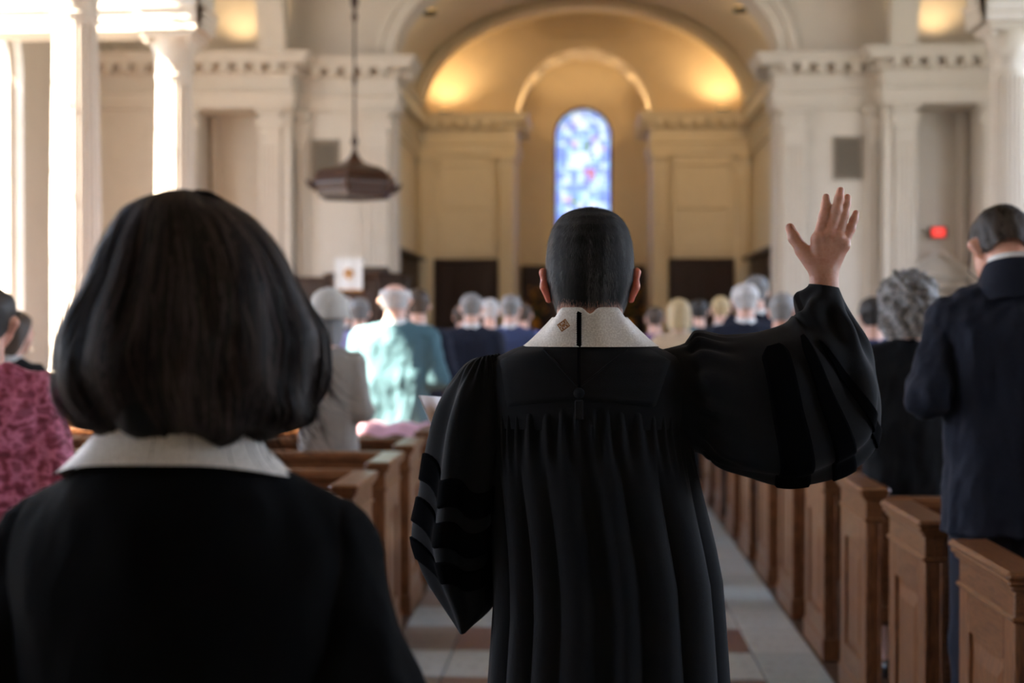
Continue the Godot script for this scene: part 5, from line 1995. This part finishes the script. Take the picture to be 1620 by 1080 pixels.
	for j in 17:
		var r := PackedVector3Array()
		for i in 41:
			var f := j / 16.0
			var u := i / 40.0
			var xl := lerpf(-0.149, -0.166, f) + 0.005
			var xr := lerpf(0.122, 0.158, f) + 0.005
			var y := lerpf(1.382 + 0.012 * sin(PI * u), 1.5 - 0.02 * pow(absf(2.0 * u - 1.0), 2.0), f)
			var lim := lerpf(0.175, 0.105, smoothstep(1.45, 1.505, y))
			var x := clampf(lerpf(xl, xr, u), -lim, lim)
			var rim := minf(minf(u, 1.0 - u) * 40.0, minf(f, 1.0 - f) * 16.0)
			r.append(Vector3(x, y, gown_z(x - 0.005, y) + (0.006 if rim >= 1.0 else -0.004)))
		rings.append(r)
	bp.loft(rings, false)
	put(t, "back_panel", bp, M.robe)
	# button, cord and the V of the hood lining
	var bt := MB.new()
	bt.lathe([[0.0, 0.008], [0.007, 0.007], [0.01, 0.003], [0.01, 0.0], [0.004, -0.003]], 16)
	var bo := put(t, "button", bt, M.robe)
	bo.transform = Transform3D(Basis(Vector3.RIGHT, PI / 2), Vector3(-0.011, 1.412, gown_z(-0.011, 1.412) + 0.009))
	for s in [-1.0, 1.0]:
		var sm := MB.new()
		var pts := []
		var rad := []
		for k in 12:
			var f := k / 11.0
			var x := lerpf(-0.011 + s * 0.004, s * 0.075, f)
			var y := lerpf(1.425, 1.49, f)
			pts.append(Vector3(x, y, gown_z(x, y) + 0.006))
			rad.append(0.002)
		sm.tube(pts, rad, 6)
		put(t, "seam_cord", sm, M.robe)
	var lp := bx(-0.019, -0.003, 1.365, 1.4, -gown_z(0.0, 1.38) - 0.012, -gown_z(0.0, 1.38) - 0.004, null, 0.002)
	put(t, "loop", lp, M.robe)
	# sleeves with velvet bars
	var sl := put(t, "sleeve", sleeve(false), M.robe)
	for b in [[3.85, 4.55], [4.85, 5.6], [5.95, 6.7]]:
		put(sl, "velvet_bar", sleeve_bar(false, b[0], b[1], 0.35, PI + 0.9, 0.42), M.velvet)
	var sr := put(t, "sleeve", sleeve(true), M.robe)
	for b in [[3.75, 4.75, 0.55], [5.3, 6.15, 0.6], [6.95, 7.6, 0.9]]:
		put(sr, "velvet_bar", sleeve_bar(true, b[0], b[1], b[2], PI + 0.2, 0.0), M.velvet)
	# white stole about the neck
	var st := MB.new()
	rings = []
	for j in 13:
		var f := j / 12.0
		var r := PackedVector3Array()
		for i in 96:
			var a := TAU * i / 96.0
			var back := maxf(cos(a), 0.0)
			var top_y := 1.548 + 0.018 * smoothstep(0.35, 0.75, back) - 0.012 * exp(-pow((a if a < PI else a - TAU) / 0.13, 2.0)) - 0.05 * maxf(-cos(a), 0.0)
			var y := lerpf(1.494 - 0.05 * maxf(-cos(a), 0.0), top_y, f)
			var w := lerpf(0.128, 0.07, pow(f, 0.85))
			var d := lerpf(0.102, 0.074, pow(f, 0.8))
			var q := superellipse(w, d, a, 2.1)
			var wob := 1.0 + 0.012 * sin(a * 9.0 + f * 2.0)
			r.append(Vector3(q.x * wob + 0.009, y, q.y * wob + 0.004))
		rings.append(r)
	var inner := PackedVector3Array()
	for p in rings[12]:
		inner.append(Vector3((p.x - 0.009) * 0.93 + 0.009, p.y - 0.003, p.z * 0.93))
	rings.append(inner)
	st.loft(rings)
	st.flip_if_inside_out()
	var so := put(t, "stole", st, M.stole)
	# gold lozenge
	var em := MB.new()
	var ec := Vector3(-0.039, 1.533, 0.095)
	var et := Transform3D(Basis(Vector3.UP, -0.42) * Basis(Vector3.RIGHT, -0.5) * Basis(Vector3(0, 0, 1), PI / 4 - 0.06), ec)
	for k in 4:
		var g := k * PI / 2
		em.cbox(Vector3(0.0085, 0, 0), Vector3(0.0022, 0.019, 0.0018), 0.0004, et * Transform3D(Basis(Vector3(0, 0, 1), g), Vector3.ZERO))
		em.cbox(Vector3(0.0045, 0.0045, 0), Vector3(0.0042, 0.0042, 0.0022), 0.0006, et * Transform3D(Basis(Vector3(0, 0, 1), g), Vector3.ZERO))
		em.cbox(Vector3(0, 0, 0), Vector3(0.0016, 0.017, 0.0016), 0.0003, et * Transform3D(Basis(Vector3(0, 0, 1), g / 2.0), Vector3.ZERO))
	put(so, "gold_emblem", em, M.gold_thread)
	var cd := MB.new()
	for k in 15:
		var f := k / 14.0
		var y := lerpf(1.556, 1.5, f)
		var z := lerpf(0.082, 0.112, pow(f, 0.8))
		cd.tube([Vector3(-0.0145, y, z), Vector3(-0.0075, y - 0.0035, z + 0.001)], [0.0036, 0.0036], 6)
	var cp := []
	var cr := []
	for k in 9:
		var y := lerpf(1.505, 1.415, k / 8.0)
		cp.append(Vector3(-0.011, y, gown_z(-0.011, y) + 0.008))
		cr.append(0.003)
	cd.tube(cp, cr, 6)
	put(t, "cord", cd, M.velvet)
	# the printed sheet in his left hand
	var pg := thing("service_sheet", "folded white service sheet in the robed man's left hand", "paper", Vector3(-0.41, 1.385, -3.0), 0.0)
	var pm := MB.new()
	var ux := Vector3(0.35, -0.08, -0.93).normalized()
	var uy := Vector3(-0.4, 0.9, -0.23)
	uy = (uy - ux * uy.dot(ux)).normalized()
	var pt := Transform3D(Basis(ux, uy, ux.cross(uy)), Vector3.ZERO)
	pm.cbox(Vector3(0.07, -0.105, 0.0012), Vector3(0.14, 0.21, 0.001), 0.0003, pt)
	pm.cbox(Vector3(0.07, -0.105, -0.0012), Vector3(0.14, 0.21, 0.001), 0.0003, pt)
	put(pg, "leaf", pm, M.paper)


# ---------- the woman in front ----------
const HAIR_Y := [1.673, 1.671, 1.665, 1.656, 1.643, 1.615, 1.579, 1.550, 1.525, 1.502, 1.478, 1.455, 1.436, 1.423, 1.415, 1.413, 1.42]
const HAIR_L := [-0.012, -0.031, -0.052, -0.070, -0.083, -0.100, -0.114, -0.131, -0.142, -0.147, -0.146, -0.141, -0.131, -0.115, -0.088, -0.07, -0.055]
const HAIR_R := [-0.006, 0.010, 0.021, 0.036, 0.056, 0.083, 0.102, 0.114, 0.124, 0.127, 0.128, 0.124, 0.117, 0.103, 0.076, 0.06, 0.045]
const HAIR_B := [0.004, 0.03, 0.052, 0.068, 0.08, 0.098, 0.112, 0.118, 0.12, 0.12, 0.117, 0.112, 0.105, 0.096, 0.08, 0.065, 0.05]


func bob_point(a: float, t: float, off: float, locks := 1.0) -> Vector3:
	# a: 0 straight behind, t: 0 crown to 16 tucked-under tips
	var y: float = curve_at(HAIR_Y, t)
	var l: float = curve_at(HAIR_L, t)
	var r: float = curve_at(HAIR_R, t)
	var b: float = curve_at(HAIR_B, t)
	var n := 0.0
	if locks > 0.0:
		var w := smoothstep(1.0, 7.0, t)
		n += 0.0045 * w * sin(a * 13.0 + 1.6 * sin(t * 0.45 + a) + 2.0 * noise.get_noise_2d(a * 30.0, t * 8.0))
		n += 0.012 * w * noise.get_noise_2d(a * 120.0, t * 14.0)
		n += 0.008 * smoothstep(8.0, 12.0, t) * sin(a * 8.0 - t * 1.1) * smoothstep(0.1, 0.9, sin(a) * 0.5 + 0.5)
		y += 0.006 * smoothstep(12.0, 15.0, t) * sin(a * 9.0)
	var h := (r - l) / 2 + n + off
	var c := (r + l) / 2
	var d := b + n + off
	var z := cos(a) * d if cos(a) > 0.0 else cos(a) * minf(d, 0.105)
	return Vector3(c + sin(a) * h, y + 0.4 * off * smoothstep(4.0, 0.0, t), z)


func build_woman() -> void:
	var t := thing("person", "woman with a dark wavy bob, black robe and white collar, nearest the viewer", "person", D(-0.475, 0, 1.5))
	# skin: head and neck under the hair, arms and legs within the robe
	var b := [
		[Vector3(-0.01, 1.56, 0.01), Vector3(-0.01, 1.555, -0.04), 0.076, 0.072], [Vector3(-0.01, 1.51, 0.0), Vector3(-0.01, 1.49, -0.06), 0.06, 0.045],
		[Vector3(-0.01, 1.54, -0.105), Vector3(-0.01, 1.51, -0.122), 0.009, 0.013], [Vector3(-0.02, 1.475, -0.1), Vector3(0.0, 1.475, -0.1), 0.008, 0.008],
		[Vector3(-0.015, 1.32, 0.01), Vector3(-0.01, 1.5, 0.0), 0.055, 0.05],
	]
	var mb := nets(b, 0.008, 0.02)
	var limbs := [[Vector3(-0.015, 1.32, 0.01), Vector3(-0.015, 1.42, 0.005), 0.06, 0.05], [Vector3(-0.075, 1.25, 0), Vector3(-0.065, 0.98, 0), 0.085, 0.08], [Vector3(0.045, 1.25, 0), Vector3(0.035, 0.98, 0), 0.085, 0.08], [Vector3(-0.14, 1.31, 0), Vector3(0.11, 1.31, 0), 0.04, 0.04], [Vector3(-0.075, 0.88, 0), Vector3(0.045, 0.88, 0), 0.1, 0.1]]
	for s in [-1.0, 1.0]:
		limbs.append([Vector3(-0.015 + s * 0.15, 1.3, 0), Vector3(-0.015 + s * 0.2, 1.03, 0.01), 0.042, 0.036])
		limbs.append([Vector3(-0.015 + s * 0.2, 1.03, 0.01), Vector3(-0.015 + s * 0.12, 0.98, -0.2), 0.036, 0.026])
		limbs.append([Vector3(-0.015 + s * 0.08, 0.85, 0), Vector3(-0.015 + s * 0.085, 0.45, 0), 0.075, 0.05])
		limbs.append([Vector3(-0.015 + s * 0.085, 0.45, 0), Vector3(-0.015 + s * 0.085, 0.07, 0.02), 0.048, 0.032])
		limbs.append([Vector3(-0.015 + s * 0.085, 0.045, 0.02), Vector3(-0.015 + s * 0.095, 0.03, -0.14), 0.032, 0.022])
	nets(limbs, 0.016, 0.03, [], mb)
	for s in [-1.0, 1.0]:
		nets(hand_bones(Vector3(-0.015 + s * 0.12, 0.98, -0.21), Vector3(-s * 0.4, 0.1, -0.9).normalized(), Vector3(-s * 0.7, 0.4, 0.4).normalized(), Vector3.UP, 0.5, 0.92), 0.006, 0.006, [], mb)
	put(t, "body", mb, M.skin)
	# robe
	var rb := [
		[Vector3(-0.145, 1.302, 0.0), Vector3(-0.03, 1.352, 0.015), 0.052, 0.06], [Vector3(0.115, 1.302, 0.0), Vector3(0.0, 1.352, 0.015), 0.052, 0.06],
		[Vector3(-0.09, 1.25, 0.01), Vector3(-0.08, 1.0, 0.01), 0.108, 0.1], [Vector3(0.06, 1.25, 0.01), Vector3(0.05, 1.0, 0.01), 0.108, 0.1],
		[Vector3(-0.015, 1.27, 0.03), Vector3(-0.015, 1.05, 0.03), 0.1, 0.1],
		[Vector3(-0.05, 1.335, 0.045), Vector3(0.02, 1.335, 0.045), 0.066, 0.066],
		[Vector3(-0.085, 1.0, 0.01), Vector3(-0.09, 0.7, 0.01), 0.1, 0.14], [Vector3(0.055, 1.0, 0.01), Vector3(0.06, 0.7, 0.01), 0.1, 0.14],
	]
	var rm := nets(rb, 0.01, 0.05, [[Vector3(0, -1, 0), -0.72], [Vector3(0, 1, 0), 1.405]])
	push_out(rm, func(p: Vector3, _n: Vector3) -> float: return 0.35 * wrinkle(p, 0.012))
	put(t, "robe_bodice", rm, M.jacket)
	for s in [-1.0, 1.0]:
		var ab := [
			[Vector3(-0.015 + s * 0.148, 1.288, 0.0), Vector3(-0.015 + s * 0.19, 1.12, 0.02), 0.058, 0.062],
			[Vector3(-0.015 + s * 0.19, 1.12, 0.02), Vector3(-0.015 + s * 0.215, 1.02, 0.02), 0.062, 0.066],
			[Vector3(-0.015 + s * 0.215, 1.02, 0.02), Vector3(-0.015 + s * 0.14, 0.97, -0.17), 0.066, 0.07],
		]
		var am := nets(ab, 0.01, 0.04)
		push_out(am, func(p: Vector3, _n: Vector3) -> float: return wrinkle(p, 0.01) + 0.003 * sin((p.y * 0.8 + p.x * s) * 60.0) * smoothstep(1.3, 1.2, p.y))
		put(t, "sleeve", am, M.jacket)
	var sk := MB.new()
	var rings := []
	for j in 22:
		var f := j / 21.0
		var r := PackedVector3Array()
		for i in 160:
			var a := TAU * i / 160.0
			var q := superellipse(lerpf(0.19, 0.29, f), lerpf(0.14, 0.24, f), a, 2.2)
			var n := Vector2(sin(a), cos(a)) * 0.018 * f * sin(a * 13.0)
			r.append(Vector3(q.x + n.x - 0.015, lerpf(0.78, 0.04, f), q.y + n.y + 0.01))
		rings.append(r)
	sk.loft(rings)
	sk.flip_if_inside_out()
	put(t, "robe_skirt", sk, M.jacket)
	# white collar of the stole
	var st := MB.new()
	rings = []
	for j in 11:
		var f := j / 10.0
		var r := PackedVector3Array()
		for i in 96:
			var a := TAU * i / 96.0
			var side := absf(sin(a))
			var y := lerpf(1.393 - 0.02 * side * side * side - 0.05 * maxf(-cos(a), 0.0), 1.438 - 0.04 * maxf(-cos(a), 0.0), f)
			var q := superellipse(lerpf(0.128, 0.066, pow(f, 0.9)), lerpf(0.103, 0.068, f), a, 2.2)
			r.append(Vector3(q.x * (1.0 + 0.01 * sin(a * 7.0)) - 0.022, y, q.y + 0.008))
		rings.append(r)
	st.loft(rings)
	st.flip_if_inside_out()
	put(t, "stole", st, M.stole)
	# hair: a solid bob of wavy locks and loose strands over it
	var hm := MB.new()
	rings = []
	for j in 97:
		var r := PackedVector3Array()
		for i in 160:
			r.append(bob_point(TAU * i / 160.0, 16.0 * j / 96.0, -0.003))
		rings.append(r)
	hm.loft(rings)
	hm.flip_if_inside_out()
	var hair := put(t, "hair", hm, M.h_bob)
	var sb := MB.new()
	for k in 5200:
		var loose := k % 9 == 0
		var fly := k % 40 == 0
		var a := rng.randf_range(-2.0, 2.0)
		var t0 := rng.randf_range(0.2, 9.0)
		var t1 := minf(t0 + rng.randf_range(4.0, 9.0), 15.0 + rng.randf() * 0.9)
		var off := rng.randf_range(0.0, 0.004) if not loose else rng.randf_range(0.002, 0.006)
		var tone := Color(0.008, 0.006, 0.0055).lerp(Color(0.075, 0.052, 0.042), pow(rng.randf(), 3.0))
		var drift := rng.randf_range(-0.12, 0.12)
		var ph := rng.randf() * TAU
		var width := rng.randf_range(0.0008, 0.0022) if not fly else 0.0005
		var n0 := sb.v.size()
		var segs := 12
		var prev := Vector3.ZERO
		for q in segs + 1:
			var f := float(q) / segs
			var tt := lerpf(t0, t1, f)
			var aa := a + drift * f + 0.02 * sin(tt * 0.9 + ph) * (2.0 if loose else 1.0)
			var lift := off + (0.016 * f * f if fly else 0.0) + (0.005 * sin(ph) * f * f if loose else 0.0)
			var p := bob_point(aa, tt, lift)
			if q == 0:
				prev = bob_point(aa, tt - 0.2, lift)
			var d := (p - prev).normalized()
			var nrm := Vector3(sin(aa), 0.15, cos(aa)).normalized()
			var w := d.cross(nrm).normalized() * width * (1.0 - 0.7 * f)
			sb.v.append(p - w)
			sb.v.append(p + w)
			sb.col.append(tone)
			sb.col.append(tone)
			prev = p
			if q > 0:
				var i0 := n0 + q * 2
				sb.t.append_array(PackedInt32Array([i0 - 2, i0 - 1, i0 + 1, i0 - 2, i0 + 1, i0]))
	# wisps curling away at the tips
	for k in 150:
		var a := rng.randf_range(0.7, 1.9) if k % 3 else rng.randf_range(-1.9, 1.9)
		var p := bob_point(a, rng.randf_range(9.0, 14.5), 0.0)
		var d := Vector3(sin(a) * 0.25, -1.0, cos(a) * 0.2).normalized()
		var curl := Vector3(sin(a), 0.25, cos(a) * 0.4) * rng.randf_range(0.05, 0.42)
		var n0 := sb.v.size()
		var len := rng.randf_range(0.02, 0.06)
		for q in 9:
			var w := d.cross(Vector3(0, 0, 1)).normalized() * 0.0006 * (1.0 - q / 9.0)
			sb.v.append(p - w)
			sb.v.append(p + w)
			sb.col.append(Color(0.012, 0.009, 0.008))
			sb.col.append(Color(0.012, 0.009, 0.008))
			if q > 0:
				var i0 := n0 + q * 2
				sb.t.append_array(PackedInt32Array([i0 - 2, i0 - 1, i0 + 1, i0 - 2, i0 + 1, i0]))
			p += d * len / 8.0
			d = (d + curl * 0.5).normalized()
	put(hair, "strands", sb, M.strand)
